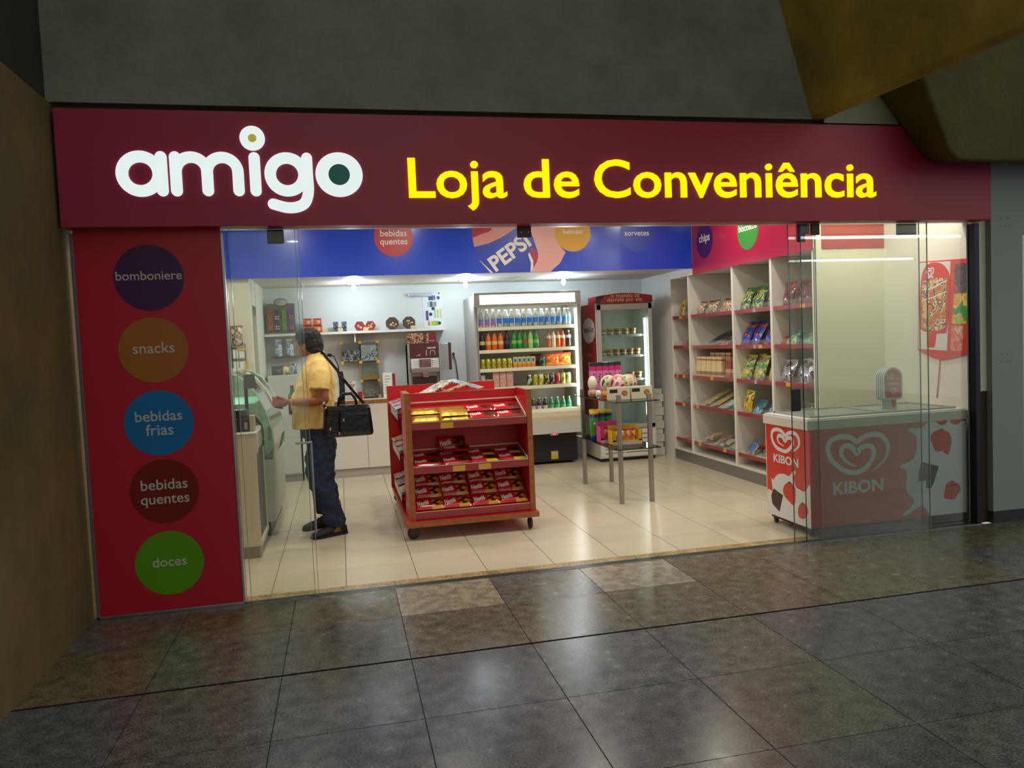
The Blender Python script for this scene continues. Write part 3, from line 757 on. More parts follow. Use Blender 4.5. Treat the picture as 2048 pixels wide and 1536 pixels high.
for i in range(2):
    carton('biscuit_box', f'brown red biscuit box right of cream boxes, third shelf, {"left" if i == 0 else "right"} one', 'box', 'brown biscuit boxes on the third shelf', brm, .12, .05, .205, (5.51, yb-.76-.14*i, 1.042-.006), (-.06, 0, RY))

# ------------------------------------------------------------------ CANDY TROLLEY (gondola on wheels)
GX0, GX1, GY0, GY1, GZ = 1.875, 2.935, 1.10, 2.80, .125
s = thing('display_trolley', 'red four-sided display trolley on wheels with brown edges, in the middle of the shop', 'display stand', (2.4, 1.95, 0))
b = B(); b.box(GX0, GX1, GY0, GY1, .105, .145); obj('base_board', b, red, s)
b = B(); b.box(GX0-.003, GX1+.003, GY0-.004, GY0, .104, .146); b.box(GX0-.004, GX0, GY0, GY1, .104, .146); b.box(GX1, GX1+.004, GY0, GY1, .104, .146); obj('edge_band', b, woodedge, s)
def side(name, x0, x1, y0, y1, z1, front='y'):
    b = B(); b.box(x0, x1, y0, y1, .145, z1); o = obj(name, b, red, s)
    return o
sideL = side('side_panel', 1.905, 1.95, 1.165, 1.56, 1.15)
b = B(); b.box(1.904, 1.951, 1.16, 1.166, .145, 1.151); b.box(1.904, 1.951, 1.16, 1.56, 1.15, 1.153); obj('edge_band', b, woodedge, sideL)
sideR = side('side_panel', 2.885, 2.925, 1.165, 1.56, 1.13)
b = B(); b.box(2.884, 2.926, 1.16, 1.166, .145, 1.131); b.box(2.884, 2.926, 1.16, 1.56, 1.13, 1.133); obj('edge_band', b, woodedge, sideR)
b = B(); b.box(1.95, 2.885, 1.53, 1.555, .145, 1.125); fb = obj('front_back_panel', b, red, s)
b = B(); b.box(1.95, 2.885, 1.529, 1.556, 1.125, 1.128); obj('edge_band', b, woodedge, fb)
rearp = side('rear_panel', 1.865, 2.93, 2.70, 2.735, 1.14)
b = B(); b.box(1.859, 1.865, 2.698, 2.737, .145, 1.142); b.box(1.859, 2.93, 2.698, 2.737, 1.14, 1.143); obj('edge_band', b, woodedge, rearp)
b = B(); b.box(2.36, 2.385, 1.56, 2.70, .145, 1.10); obj('centre_panel', b, red, s)
# casters
ct = thing('x', 'x', 'x')
def caster(x, y, parent=s, flat=False):
    b = B(); b.box(x-.03, x+.03, y-.03, y+.03, .098, .105); b.box(x-.022, x+.022, y-.03, y+.03, .0955, .099); c = obj('caster', b, chrome, parent)
    b = B(); b.lathe([(.038, -.015), (.047, -.010), (.047, .010), (.038, .015)], (x, y+.012, .0475), 20, 0, 'y' if flat else 'x'); obj('wheel', b, dgrey, c)
bpy.data.objects.remove(ct)
for x, y in ((1.925, 1.16), (2.875, 1.16), (1.925, 2.70), (2.875, 2.70)): caster(x, y, flat=x < 2)
# front trays: (front y, front z, back y, back z)
TR = [(1.175, .905, 1.525, 1.02), (1.175, .555, 1.525, .625), (1.175, .195, 1.525, .42)]
acr = glass_mat('clear_acrylic', 'f6f8f6', 1.3, .03, .04)
acre = mat('acrylic_edge', 'e8ddd0', .3)
for i, (y0, z0, y1, z1) in enumerate(TR):
    b = B(); b.hexa([(1.95, y0, z0-.02), (2.885, y0, z0-.02), (2.885, y1, z1-.02), (1.95, y1, z1-.02), (1.95, y0, z0), (2.885, y0, z0), (2.885, y1, z1), (1.95, y1, z1)]); sh = obj('tray_shelf', b, red, s)
    b = B(); b.box(1.952, 2.883, y0-.008, y0, z0-.045, z0+.012); obj('price_rail', b, rail, sh)
    b = B(); b.box(1.952, 2.883, y0-.009, y0-.006, z0+.012, z0+.016); 
    if i < 2:
        b.hexa([(2.872, y0, z0+.012), (2.880, y0, z0+.012), (2.880, y1, z1+.03), (2.872, y1, z1+.03), (2.872, y0, z0+.034), (2.880, y0, z0+.034), (2.880, y1, z1+.045), (2.872, y1, z1+.045)])
        b.box(1.96, 2.88, y1-.012, y1-.006, z1+.028, z1+.038)
    obj('tray_edge', b, acre, sh)
for i, x in ((0, 2.23), (1, 2.31), (1, 2.52)):
    y0, z0 = TR[i][0:2]; b = B(); b.box(x-.05, x+.05, y0-.0105, y0-.0085, z0-.043, z0+.003); obj('price_tag', b, tagy, s)
# left-facing shelves between the panels
for z0, z1 in ((.94, 1.06), (.60, .70), (.25, .38)):
    b = B(); b.hexa([(1.885, 1.57, z0-.015), (2.36, 1.57, z1-.015), (2.36, 2.69, z1-.015), (1.885, 2.69, z0-.015), (1.885, 1.57, z0), (2.36, 1.57, z1), (2.36, 2.69, z1), (1.885, 2.69, z0)]); sh = obj('side_shelf', b, red, s)
    b = B(); b.box(1.875, 1.883, 1.57, 2.69, z0-.03, z0+.035); obj('clear_stop', b, acr, sh)

# chocolate packs -----------------------------------------------------
def choc_mat(name, right, strip, gold=False):
    m = bpy.data.materials.new(name); m.use_nodes = True; MATS[name] = m; nt = m.node_tree; b = nt.nodes['Principled BSDF']
    b.inputs['Roughness'].default_value = .25; b.inputs['Coat Weight'].default_value = .5
    tc = nt.nodes.new('ShaderNodeTexCoord'); sp = nt.nodes.new('ShaderNodeSeparateXYZ'); nt.links.new(tc.outputs['Generated'], sp.inputs[0])
    nz = nt.nodes.new('ShaderNodeTexNoise'); nz.inputs['Scale'].default_value = 9; nt.links.new(tc.outputs['Generated'], nz.inputs['Vector'])
    ad = nt.nodes.new('ShaderNodeMath'); ad.operation = 'MULTIPLY_ADD'; ad.inputs[1].default_value = .12
    nt.links.new(nz.outputs['Fac'], ad.inputs[0]); nt.links.new(sp.outputs[0], ad.inputs[2])
    cr = nt.nodes.new('ShaderNodeValToRGB'); cr.color_ramp.interpolation = 'CONSTANT'; el = cr.color_ramp.elements
    el[0].color = lin('c4141c'); el[1].position = .62; el[1].color = lin(right); 
    e = el.new(1.0); e.color = lin('a01016')
    nt.links.new(ad.outputs[0], cr.inputs[0])
    # darker picture blob
    n2 = nt.nodes.new('ShaderNodeTexNoise'); n2.inputs['Scale'].default_value = 5; nt.links.new(tc.outputs['Generated'], n2.inputs['Vector'])
    c2 = nt.nodes.new('ShaderNodeValToRGB'); c2.color_ramp.interpolation = 'CONSTANT'; c2.color_ramp.elements[0].color = lin('3a1408'); c2.color_ramp.elements[1].position = .5; c2.color_ramp.elements[1].color = lin(right)
    nt.links.new(n2.outputs['Fac'], c2.inputs[0])
    gt = nt.nodes.new('ShaderNodeMath'); gt.operation = 'GREATER_THAN'; gt.inputs[1].default_value = .62; nt.links.new(ad.outputs[0], gt.inputs[0])
    mx = nt.nodes.new('ShaderNodeMix'); mx.data_type = 'RGBA'; nt.links.new(gt.outputs[0], mx.inputs[0]); nt.links.new(cr.outputs[0], mx.inputs[6]); nt.links.new(c2.outputs[0], mx.inputs[7])
    # lower strip
    ls = nt.nodes.new('ShaderNodeMath'); ls.operation = 'LESS_THAN'; ls.inputs[1].default_value = .20; nt.links.new(sp.outputs[1], ls.inputs[0])
    ml = nt.nodes.new('ShaderNodeMath'); ml.operation = 'MULTIPLY'; nt.links.new(ls.outputs[0], ml.inputs[0]); nt.links.new(gt.outputs[0], ml.inputs[1])
    m3 = nt.nodes.new('ShaderNodeMix'); m3.data_type = 'RGBA'; nt.links.new(ml.outputs[0], m3.inputs[0]); nt.links.new(mx.outputs[2], m3.inputs[6]); m3.inputs[7].default_value = lin(strip)
    nt.links.new(m3.outputs[2], b.inputs['Base Color']); return m
CM = {'brown': choc_mat('choc_brown', '6e2c12', 'a83020'), 'gold': choc_mat('choc_strip', '5a2a10', 'e0b818'), 'orange': choc_mat('choc_orange', 'd87a14', 'd8941c')}
goldfoil = mat('gold_foil', 'cda640', .32, .8, bump=(18, .5))
PROT = {}
def choc_proto(kind, w=.225, d=.115, h=.026):
    b = B(); nx, nyy = 14, 6; vs = []
    for top in (1, 0):
        for j in range(nyy+1):
            for i in range(nx+1):
                u = i/nx*2-1; v = j/nyy*2-1
                f = (max(0, 1-abs(u)**8)*max(0, 1-abs(v)**6))**.5
                vs.append((u*w/2, v*d/2 + (.0012*math.sin(40*u) if abs(v) == 1 else 0), h/2 + (1 if top else -1)*h/2*f))
    n = (nx+1)*(nyy+1); fs = []
    for t in (0, 1):
        for j in range(nyy):
            for i in range(nx):
                a = t*n+j*(nx+1)+i; q = (a, a+1, a+nx+2, a+nx+1); fs.append(q if t == 0 else q[::-1])
    b.add(vs, fs, 0, True)
    root = thing('chocolate_pack', 'x', 'chocolate pack')
    body = obj('wrapper', b, goldfoil if kind == 'foil' else CM[kind], root)
    if kind != 'foil':
        b = B(); a = math.radians(9)
        add_text(b, 'Nestl\u00e9', (-w*.44, -.026, h+.0012), (math.cos(a), math.sin(a), 0), (-math.sin(a), math.cos(a), 0), w=w*.42, h=.046, bold=.035, th=.0008, shear=.15)
        obj('lettering', b, whitevinyl, root)
    else:
        b = B(); b.lathe([(.006, h), (.005, h+.001)], (0, 0, 0), 10); b.box(-.02, .02, -.001, .001, h, h+.0012); obj('seal', b, mat('brown_seal', '7a4a10', .4), root)
    return root
def choc(kind, x, y, z, tilt, label, group, rz=0.0):
    if kind not in PROT: o = PROT[kind] = choc_proto(kind)
    else: o = dup(PROT[kind], (0, 0, 0))
    o.location = (x, y, z); o.rotation_euler = (tilt, 0, rz); o['label'] = label; o['group'] = group; return o
def choc_on(t, *a):
    o = choc(*a); y0, z0, y1, z1 = TR[t]; return settle(o, (0, y0, z0), (0, -(z1-z0), y1-y0), .0015)
XC = [2.0715, 2.300, 2.529, 2.757]
CN = ['first column from left', 'second column from left', 'third column', 'rightmost column']
ta = math.atan2(TR[0][3]-TR[0][1], .35)
for c in range(4):
    for r in range(2):
        yy = 1.245 + .14*r; zz = TR[0][1] + (yy-1.175)*math.tan(ta) + .005
        rn = 'front' if r == 0 else 'back'
        if c < 2: 
            choc_on(0, 'foil', XC[c], yy, zz, ta, f'gold foil chocolate slab on top tray of trolley, {rn} row, {CN[c]}', 'gold chocolate slabs on the top tray')
        else: choc_on(0, 'brown', XC[c], yy, zz, ta, f'red and brown chocolate pack on top tray of trolley, {rn} row, {CN[c]}', 'red chocolate packs on the top tray')
choc('foil', 2.30, 1.262, TR[0][1]+.058, ta+.04, 'loose gold foil chocolate slab lying on others, top tray, second column from left', 'gold chocolate slabs on the top tray', .05)
ta = math.atan2(TR[1][3]-TR[1][1], .35)
for c in range(4):
    for r in range(2):
        yy = 1.25 + .15*r; zz = TR[1][1] + (yy-1.175)*math.tan(ta) + .008
        rn = 'front' if r == 0 else 'back'; k = 'gold' if c >= 2 else 'brown'
        choc_on(1, k, XC[c]-.003*r, yy, zz, ta+.12, f'red chocolate pack on middle tray of trolley, {rn} row, {CN[c]}', 'red chocolate packs on the middle tray')
choc('brown', 2.30, 1.465, .70, 1.15, 'red chocolate pack standing upright at back of middle tray of trolley', 'red chocolate packs on the middle tray')
choc('brown', 2.325, 1.375, .655, .30, 'red chocolate pack leaning below the upright one, middle tray of trolley', 'red chocolate packs on the middle tray')
for c in range(4):
    for r in range(3):
        yy = 1.245 + .115*r; zz = .235 + .105*r - (.0 if r else .01)
        rn = ['front', 'middle', 'back'][r]
        choc_on(2, 'orange', XC[c]+(.0, -.01, .0, .0)[c], yy, zz, [.62, .8, .95][r], f'red and orange chocolate pack on bottom tray, {rn} row, {CN[c]}', 'red and orange chocolate packs on the bottom tray')
# magazines
mg = [patch_mat('magazine_%d' % i, c, 16, .3) for i, c in enumerate((['e4e0d4', 'c8d040', 'd8d4c8', 'b0342c'], ['e0dccf', '2a2a2c', 'c8b890', 'd8d4c8'], ['d8d4cc', '7a3434', 'a8b4c0', '3a4a6a']))]
k = 0
for zi, (z0, lab) in enumerate(((.955, 'top'), (.615, 'middle'), (.265, 'bottom'))):
    for j in range(3):
        for q in range(2 if zi else 3):
            y = 1.74+.36*j; b = B(); a = math.atan2(.12, .47)
            b.hexa([(-.02, -.125, 0), (.27, -.125, 0), (.27, .125, 0), (-.02, .125, 0), (-.02, -.125, .011), (.27, -.125, .011), (.27, .125, .011), (-.02, .125, .011)])
            if k == 0: mo = obj('magazine', b, mg[0]); M0 = mo
            else: mo = M0.copy(); mo.data = M0.data.copy(); mo.data.materials[0] = mg[(k+zi) % 3]; COL.objects.link(mo)
            k += 1
            mo.name = 'magazine'; mo.location = (1.91 - .012*q, y, z0+.012+.014*q); mo.rotation_euler = (0, -a, .02*q)
            tag(mo, f'magazine on the {lab} left-facing shelf of the trolley, {["near", "middle", "far"][j]} stack, {["lowest", "second", "third"][q]} in it', 'magazine', 'magazines on the left side of the trolley')
for i, (x, y, rz, m_) in enumerate(((2.20, 1.75, .25, 1), (2.33, 1.72, -.15, 0), (2.45, 1.80, -.4, 2))):
    mo = M0.copy(); mo.data = M0.data.copy(); mo.data.materials[0] = mg[m_]; COL.objects.link(mo); mo.name = 'magazine'
    mo.location = (x-.10, y, 1.09+.004*i); mo.rotation_euler = (0, (-.42, -.30, .28)[i], rz)
    if i == 2: mo.location.z = 1.19; mo.location.x += .06; mo.location.y = 2.02
    tag(mo, ['magazine leaning on top of the trolley, leftmost of the three', 'magazine tilted on top of the trolley, middle of the three', 'magazine sloping down right on top of the trolley, rightmost of the three'][i], 'magazine', 'magazines on top of the trolley')

# ------------------------------------------------------------------ ICE CREAM FREEZER
FX0, FX1, FY0, FY1 = 4.70, 6.06, .062, .65
s = thing('ice_cream_freezer', 'chest freezer with red and white ice cream print, behind the right glass panes', 'freezer', (5.37, .34, 0))
b = B(); b.box(FX0+.004, FX1-.004, FY0+.004, FY1-.004, .07, .80); obj('body', b, white, s, bevel=.006)
b = B(); b.box(FX0-.008, FX1, FY0-.004, FY1+.008, .79, .862)
b.box(FX0+.0, FX1-.01, FY0+.004, FY1, .862, .872); obj('top_rim', b, mat('freezer_rim', 'dcd9ce', .35), s, bevel=.028)
b = B(); b.box(FX0+.07, FX1-.08, FY0+.06, FY1-.05, .873, .879); lid = obj('sliding_lid', b, glass_mat('lid_glass', 'dfe8e2', 1.5, 0, .25), s)
b = B()
for x in (FX0+.06, FX1-.08): b.box(x, x+.018, FY0+.05, FY1-.04, .872, .886)
for y in (FY0+.045, FY1-.055): b.box(FX0+.06, FX1-.062, y, y+.014, .872, .886)
b.box(5.36, 5.385, FY0+.05, FY1-.04, .873, .888); obj('lid_frame', b, mat('lid_frame_grey', '9aa09e', .4), lid)
b = B(); b.box(FX0+.03, FX1-.03, FY0+.03, FY1-.03, .045, .07); b.box(5.76, FX1-.03, FY0+.001, FY0+.03, .0, .07); obj('base_frame', b, black, s)
for x, y in ((FX0+.05, FY0+.06), (FX0+.05, FY1-.06), (FX1-.06, FY1-.06), (5.70, FY0+.06)):
    b = B(); b.lathe([(.022, -.010), (.026, -.007), (.026, .007), (.022, .010)], (x, y, .026), 16, 0, 'x'); b.box(x-.013, x+.013, y-.012, y+.012, .03, .05); obj('caster', b, black, s)
fr_ = py(FY0+.004); fl_ = pxm(FX0+.004)
kred = mat('freezer_print_red', 'd4260e', .3, coat=.3); kwh = mat('freezer_print_white', 'dfe3e4', .3, coat=.3)
sberry = mat('printed_strawberry', 'c01c16', .35, var=(60, 'e04a2a')); sch = mat('printed_chocolate', '3a2014', .35); leafm = mat('printed_leaf', '4a8a2a', .5)
FZ_HEART=[(5.24,0.461),(5.336,0.54),(5.362,0.634),(5.309,0.712),(5.221,0.726),(5.147,0.71),(5.102,0.683),(5.044,0.717),(4.958,0.727),(4.885,0.702),(4.86,0.644),(4.882,0.574),(4.943,0.51),(5.02,0.465),(5.093,0.455),(5.157,0.476),(5.217,0.532),(5.243,0.599),(5.219,0.64),(5.17,0.643),(5.125,0.629),(5.1,0.597),(5.067,0.638),(5.019,0.659),(4.98,0.644),(4.969,0.602),(4.997,0.557),(5.045,0.519),(5.094,0.502)]
FZ_SPL=[(5.723,0.80),(5.702,0.777),(5.641,0.746),(5.56,0.756),(5.544,0.735),(5.599,0.696),(5.609,0.643),(5.602,0.564),(5.556,0.506),(5.485,0.485),(5.464,0.46),(5.514,0.439),(5.523,0.377),(5.512,0.316),(5.536,0.252),(5.581,0.204),(5.55,0.154),(5.488,0.115),(5.498,0.092),(5.57,0.126),(5.641,0.155),(5.682,0.133),(5.712,0.085),(5.722,0.074),(6.046,0.074),(6.046,0.745),(6.033,0.782),(5.959,0.751),(5.908,0.772),(5.888,0.80)]
FZ_S1=[(5.824,0.725),(5.896,0.693),(5.916,0.63),(5.9,0.56),(5.878,0.526),(5.832,0.56),(5.781,0.56),(5.746,0.615),(5.731,0.678),(5.763,0.711)]
FZ_S2=[(5.902,0.324),(5.964,0.305),(5.995,0.258),(5.963,0.216),(5.931,0.182),(5.848,0.199),(5.849,0.252),(5.865,0.304)]
FZ_CH=[(5.647,0.49),(5.8,0.448),(5.757,0.331),(5.725,0.28),(5.685,0.293),(5.685,0.346),(5.619,0.342),(5.625,0.421)]
FL_HEART=[(0.276,0.616),(0.198,0.67),(0.181,0.724),(0.209,0.778),(0.269,0.794),(0.324,0.779),(0.364,0.757),(0.411,0.789),(0.475,0.798),(0.534,0.777),(0.55,0.72),(0.523,0.658),(0.467,0.619),(0.371,0.606),(0.322,0.628),(0.274,0.674),(0.265,0.719),(0.294,0.743),(0.342,0.729),(0.367,0.703),(0.397,0.736),(0.445,0.745),(0.468,0.715),(0.448,0.676),(0.377,0.653)]
FL_HEART=[(u, .60+(v-.606)*.82) for u, v in FL_HEART]
FL_SPL=[(0.63,0.231),(0.608,0.268),(0.557,0.264),(0.57,0.355),(0.578,0.372),(0.545,0.354),(0.485,0.401),(0.402,0.423),(0.323,0.418),(0.267,0.463),(0.237,0.463),(0.262,0.415),(0.241,0.356),(0.204,0.341),(0.123,0.334),(0.07,0.389),(0.054,0.36),(0.054,0.074),(0.63,0.074)]
FL_S1=[(0.31,0.371),(0.249,0.346),(0.239,0.286),(0.262,0.206),(0.316,0.218),(0.393,0.257),(0.404,0.31),(0.365,0.353)]
FL_S2=[(0.163,0.243),(0.105,0.233),(0.085,0.185),(0.138,0.13),(0.204,0.134),(0.21,0.194)]
FL_CH=[(0.54,0.285),(0.409,0.254),(0.464,0.115),(0.562,0.16),(0.576,0.223)]
def freezer_print(plane, rect, heart, spl, s1, s2, ch, txt, ux, hw):
    b = B(); decal(b, rect, plane, 0, .001); p = obj('printed_panel', b, kred, s)
    cr_ = {i for i, q in enumerate(spl) if q[1] < .08 or (ux[0] and q[0] > 6.04)}
    b = B(); decal(b, smooth_poly(spl, 4, cr_), plane, .001, .0008); obj('milk_splash', b, kwh, p)
    b = B(); ribbon(b, heart, lambda t: hw*(min(1, t*9+.25))*(min(1, (1-t)*7+.15)), plane, .001, .001); obj('heart_logo', b, kwh, p)
    for st in (s1, s2):
        b = B(); decal(b, st, plane, .0018, .001, smooth=4); q = obj('strawberry', b, sberry, p)
        c = (sum(u for u, v in st)/len(st), max(v for u, v in st))
        b = B()
        for k in range(5):
            a = PI*(.15+.175*k); L_ = .030
            decal(b, [(c[0]+.006*math.cos(a+1.5), c[1]-.008+.006*math.sin(a+1.5)), (c[0]+L_*math.cos(a), c[1]-.008+L_*math.sin(a)*.6), (c[0]+.006*math.cos(a-1.5), c[1]-.008+.006*math.sin(a-1.5))], plane, .0028, .0008)
        obj('leaf', b, leafm, q)
    b = B(); decal(b, ch, plane, .0018, .001); obj('chocolate_piece', b, sch, p)
    b = B(); add_text(b, 'KIBON', plane(txt[0], txt[1], .002), ux, UZ, w=txt[2], h=txt[3], bold=.03, th=.0008); obj('lettering', b, kwh, p)
    return p
p = freezer_print(fr_, [(FX0+.012, .072), (FX1-.012, .072), (FX1-.012, .80), (FX0+.012, .80)], FZ_HEART, FZ_SPL, FZ_S1, FZ_S2, FZ_CH, (4.897, .308, .42, .088), UX, .037)
b = B(); decal(b, [(5.76,.80),(5.9,.80),(5.86,.83-.07),(5.83,.755),(5.80,.77)], fr_, .0022, .0008); obj('red_patch', b, kred, p)
p = freezer_print(fl_, [(.052, .072), (.632, .072), (.632, .80), (.052, .80)], FL_HEART, FL_SPL, FL_S1, FL_S2, FL_CH, (.53, .503, .335, .062), UY, .029)
# lolly-shaped sign stack on the freezer
s = thing('lolly_sign', 'red and white ice lolly shaped price sign standing on the freezer', 'sign', (5.62, .30, .872))
for i in range(5):
    yy = .30 + .012*i; xx = -.008*i
    b = B(); pts = [(5.60+xx+.085*math.cos(a), 1.115+.085*math.sin(a)) for a in [PI*k/14 for k in range(15)]] + [(5.515+xx, .965), (5.535+xx, .95), (5.57+xx, .948), (5.57+xx, .878), (5.63+xx, .878), (5.63+xx, .948), (5.67+xx, .95), (5.685+xx, .965)]
    decal(b, pts, py(yy), 0, .006); o = obj('lolly_plate', b, kwh if i else mat('lolly_white', 'e6e4de', .4), s)
    if i == 0: front_plate = o
b = B(); pts = [(5.60+.072*math.cos(a), 1.112+.072*math.sin(a)) for a in [PI*k/14 for k in range(15)]] + [(5.528, .975), (5.545, .962), (5.655, .962), (5.672, .975)]
decal(b, pts, py(.294), 0, .001); decal(b, [(5.58, .95), (5.58, .90), (5.59, .89), (5.61, .89), (5.62, .90), (5.62, .95)], py(.294), 0, .001); obj('red_face', b, kred, front_plate)
b = B(); add_text(b, '10', (5.575, .2928, 1.105), UX, UZ, w=.055, h=.045, bold=.02, th=.001, center=True); obj('lettering', b, kwh, front_plate)
b = B(); add_text(b, 'fidelidade', (5.60, .2928, 1.065), UX, UZ, w=.115, bold=.02, th=.001, center=True); obj('lettering', b, kwh, front_plate)
b = B(); add_text(b, 'anos', (5.637, .2928, 1.108), UX, UZ, w=.045, bold=.01, th=.001, center=True); obj('lettering', b, kwh, front_plate)
b = B(); ribbon(b, [(5.60, .995), (5.577, 1.02), (5.585, 1.037), (5.60, 1.028), (5.615, 1.037), (5.623, 1.02), (5.60, .995)], .006, py(.293), 0, .001); obj('small_heart', b, kwh, front_plate)

# ------------------------------------------------------------------ ICE CREAM POSTER (right wall)
PW = pxm(6.079)
s = thing('ice_cream_poster', 'red framed ice cream menu board on the white wall above the freezer', 'poster', (6.08, .3, 1.25))
PO_BOARD=[(0.557,2.03),(0.212,2.008),(0.262,1.298),(0.583,1.313)]
PO_RED=[(0.215,2.008),(0.011,1.999),(0.07,1.282),(0.265,1.292)]
PO_BOT=[(0.57,1.315),(0.07,1.29),(0.113,1.27),(0.201,1.252),(0.322,1.233),(0.416,1.25),(0.488,1.273)]
PO_LOLLY=[(0.531,1.881),(0.5,1.963),(0.451,2.0),(0.395,2.008),(0.326,1.995),(0.265,1.951),(0.232,1.884),(0.235,1.74),(0.265,1.474),(0.319,1.443),(0.469,1.455),(0.55,1.493),(0.557,1.579)]
PO_INNER=[(0.514,1.868),(0.358,1.884),(0.255,1.869),(0.265,1.742),(0.28,1.492),(0.327,1.46),(0.469,1.47),(0.537,1.511),(0.536,1.578)]
PO_STICK=[(0.477,1.449),(0.374,1.444),(0.391,1.346),(0.407,1.331),(0.463,1.334),(0.479,1.352)]
PO_A=[(0.181,1.971),(0.032,1.971),(0.053,1.750),(0.19,1.754)]
PO_B=[(0.194,1.745),(0.053,1.747),(0.074,1.508),(0.216,1.513)]
PO_C=[(0.223,1.502),(0.102,1.498),(0.112,1.304),(0.238,1.304)]
prd = mat('poster_red', 'cc2a20', .35)
b = B(); decal(b, [PO_BOARD[0], PO_RED[1], PO_RED[2], PO_BOT[2], PO_BOT[3], PO_BOT[4], PO_BOT[5], PO_BOT[6], PO_BOARD[3]], PW, 0, .008); obj('backing', b, prd, s)
def shr(P, k=.95):
    cx = sum(p[0] for p in P)/len(P); cy = sum(p[1] for p in P)/len(P); return [(cx+(u-cx)*k, cy+(v-cy)*(1-(1-k)*.5)) for u, v in P]
b = B(); decal(b, shr(PO_BOARD), PW, .008, .001); w_ = obj('white_field', b, mat('poster_white', 'd4d0cc', .35), s)
b = B(); decal(b, PO_LOLLY, PW, .009, .001, smooth=4); l_ = obj('lolly_shape', b, prd, s)
b = B(); decal(b, PO_INNER, PW, .010, .001); obj('menu_pictures', b, patch_mat('menu_print', ['d8b070', 'b86a3a', '7a4a6a', 'e0c8a0', '6a3a24', 'd89a3a', 'c8503a'], 13, .4), l_)
b = B(); ribbon(b, [(.52,1.80),(.45,1.80),(.38,1.815),(.30,1.845),(.26,1.85)], .008, PW, .0112, .0004, samples=4); ribbon(b, [(.52,1.72),(.44,1.725),(.36,1.745),(.29,1.765),(.262,1.765)], .007, PW, .0112, .0004, samples=4); obj('wavy_line', b, whitevinyl, l_)
b = B(); decal(b, PO_STICK, PW, .009, .001); obj('lolly_stick', b, prd, s)
b = B(); hc = [(-.55,-.9),(-.95,-.2),(-1,.3),(-.7,.8),(-.3,.8),(0,.5),(.3,.8),(.7,.8),(1,.3),(.9,-.3),(.45,-.8),(0,-1),(-.35,-.7),(-.55,-.2),(-.5,.2),(-.2,.3),(0,.05),(.2,.3),(.5,.2),(.45,-.2),(.05,-.6)]
ribbon(b, [(.432-.040*u*1, 1.938+.034*v) for u, v in hc], .008, PW, .0112, .0006, samples=4); obj('heart_logo', b, kwh, l_)
b = B(); add_text(b, 'KIBON', PW(.472, 1.886, .0115), UY, UZ, w=.075, h=.018, bold=.03, th=.0006); obj('lettering', b, kwh, l_)
for P_, m_, nm in ((PO_A, patch_mat('menu_black', ['14141a', '1c1c22', '6a2a20', '1a1a20', 'b83020'], 14, .3), 'black'), (PO_B, patch_mat('menu_green', ['2f8a2a', '3a9a34', 'e0c030', 'd8902a', '8ac040'], 9, .3), 'green'), (PO_C, patch_mat('menu_pink', ['d8604a', 'e08a78', 'd8503a', 'e0a890', 'b8903a'], 9, .3), 'pink')):
    b = B(); decal(b, shr(P_, .97), PW, .008, .0015); o = obj('menu_card', b, m_, s); o['label'] = nm+' menu card'
b = B(); b.tube([(6.074, .345, 1.25), (6.072, .36, 1.1), (6.074, .385, .93)], .003, 6); obj('hanging_cord', b, mat('red_cord', 'a02020', .6), s)

# ------------------------------------------------------------------ GLASS DISPLAY TABLE
s = thing('glass_table', 'two-tier glass table on four square steel posts', 'table', (4.03, 2.26, 0))
for x in (3.878, 4.172):
    for y in (1.72, 2.80):
        b = B(); b.box(x-.0185, x+.0185, y-.0185, y+.0185, 0, 1.0); obj('leg', b, steel, s, bevel=.002)
for z, nm in ((.935, 'glass_top'), (.505, 'lower_glass_shelf')):
    b = B(); b.box(3.815, 4.245, 1.66, 2.87, z-.005, z+.005); o = obj(nm, b, glass2, s)
    b = B(); b.box(3.815, 4.245, 1.657, 1.66, z-.005, z+.005); b.box(3.812, 3.815, 1.657, 2.87, z-.005, z+.005); b.box(4.245, 4.248, 1.657, 2.87, z-.005, z+.005); obj('polished_edge', b, edged, o)
ZT, ZL = .941, .511
ckm = mat('cookie_box_print', 'dcd2ba', .5)
for i, (x, y) in enumerate(((3.945, 1.90), (4.165, 1.90))):
    t = thing('cookie_box', f'cream cookie box with black label on top of the glass table, {"left" if i == 0 else "right"} one', 'box', (x, y, ZT), 'cream cookie boxes on the glass table')
    b = B(); b.box(x-.103, x+.103, y-.035, y+.035, ZT, ZT+.118); obj('carton', b, ckm, t, bevel=.002)
    b = B(); b.box(x-.097, x-.02, y-.036, y-.035, ZT+.068, ZT+.10); q = obj('black_label', b, black, t)
    b = B(); b.add([], []); n_ = 7
    for k in range(n_):
        a = 2*PI*k/n_; b.ell((x+.048+.018*math.cos(a), y-.036, ZT+.062+.016*math.sin(a)), (.013, .002, .012), 8, 6)
    obj('printed_cookies', b, mat('printed_cookie', 'c8862e', .5, var=(80, '8a5420')), t)
pinkm = band_mat('pink_box_print', 2, [(0, 'd070a8'), (.68, 'd070a8'), (.74, 'c01c6a'), (.88, '2a1420')])
for i in range(5):
    x = 3.94 + .068*i
    t = thing('pink_box', f'tall pink and magenta sweet box at back of glass table, {nth(i, 5)}', 'box', (x, 2.62, ZT), 'tall pink boxes on the glass table')
    b = B(); b.box(x-.032, x+.032, 2.60, 2.64, ZT, ZT+.335); obj('carton', b, pinkm, t, bevel=.002)
    b = B(); r_ = random.Random(i)
    for k in range(7):
        u = x + r_.uniform(-.018, .018); v = ZT+.05+.026*k; b.box(u-.008, u+.008, 2.5992, 2.60, v, v+.014)
    obj('printed_figures', b, mat('printed_dark_marks', '3a1830', .5), t)
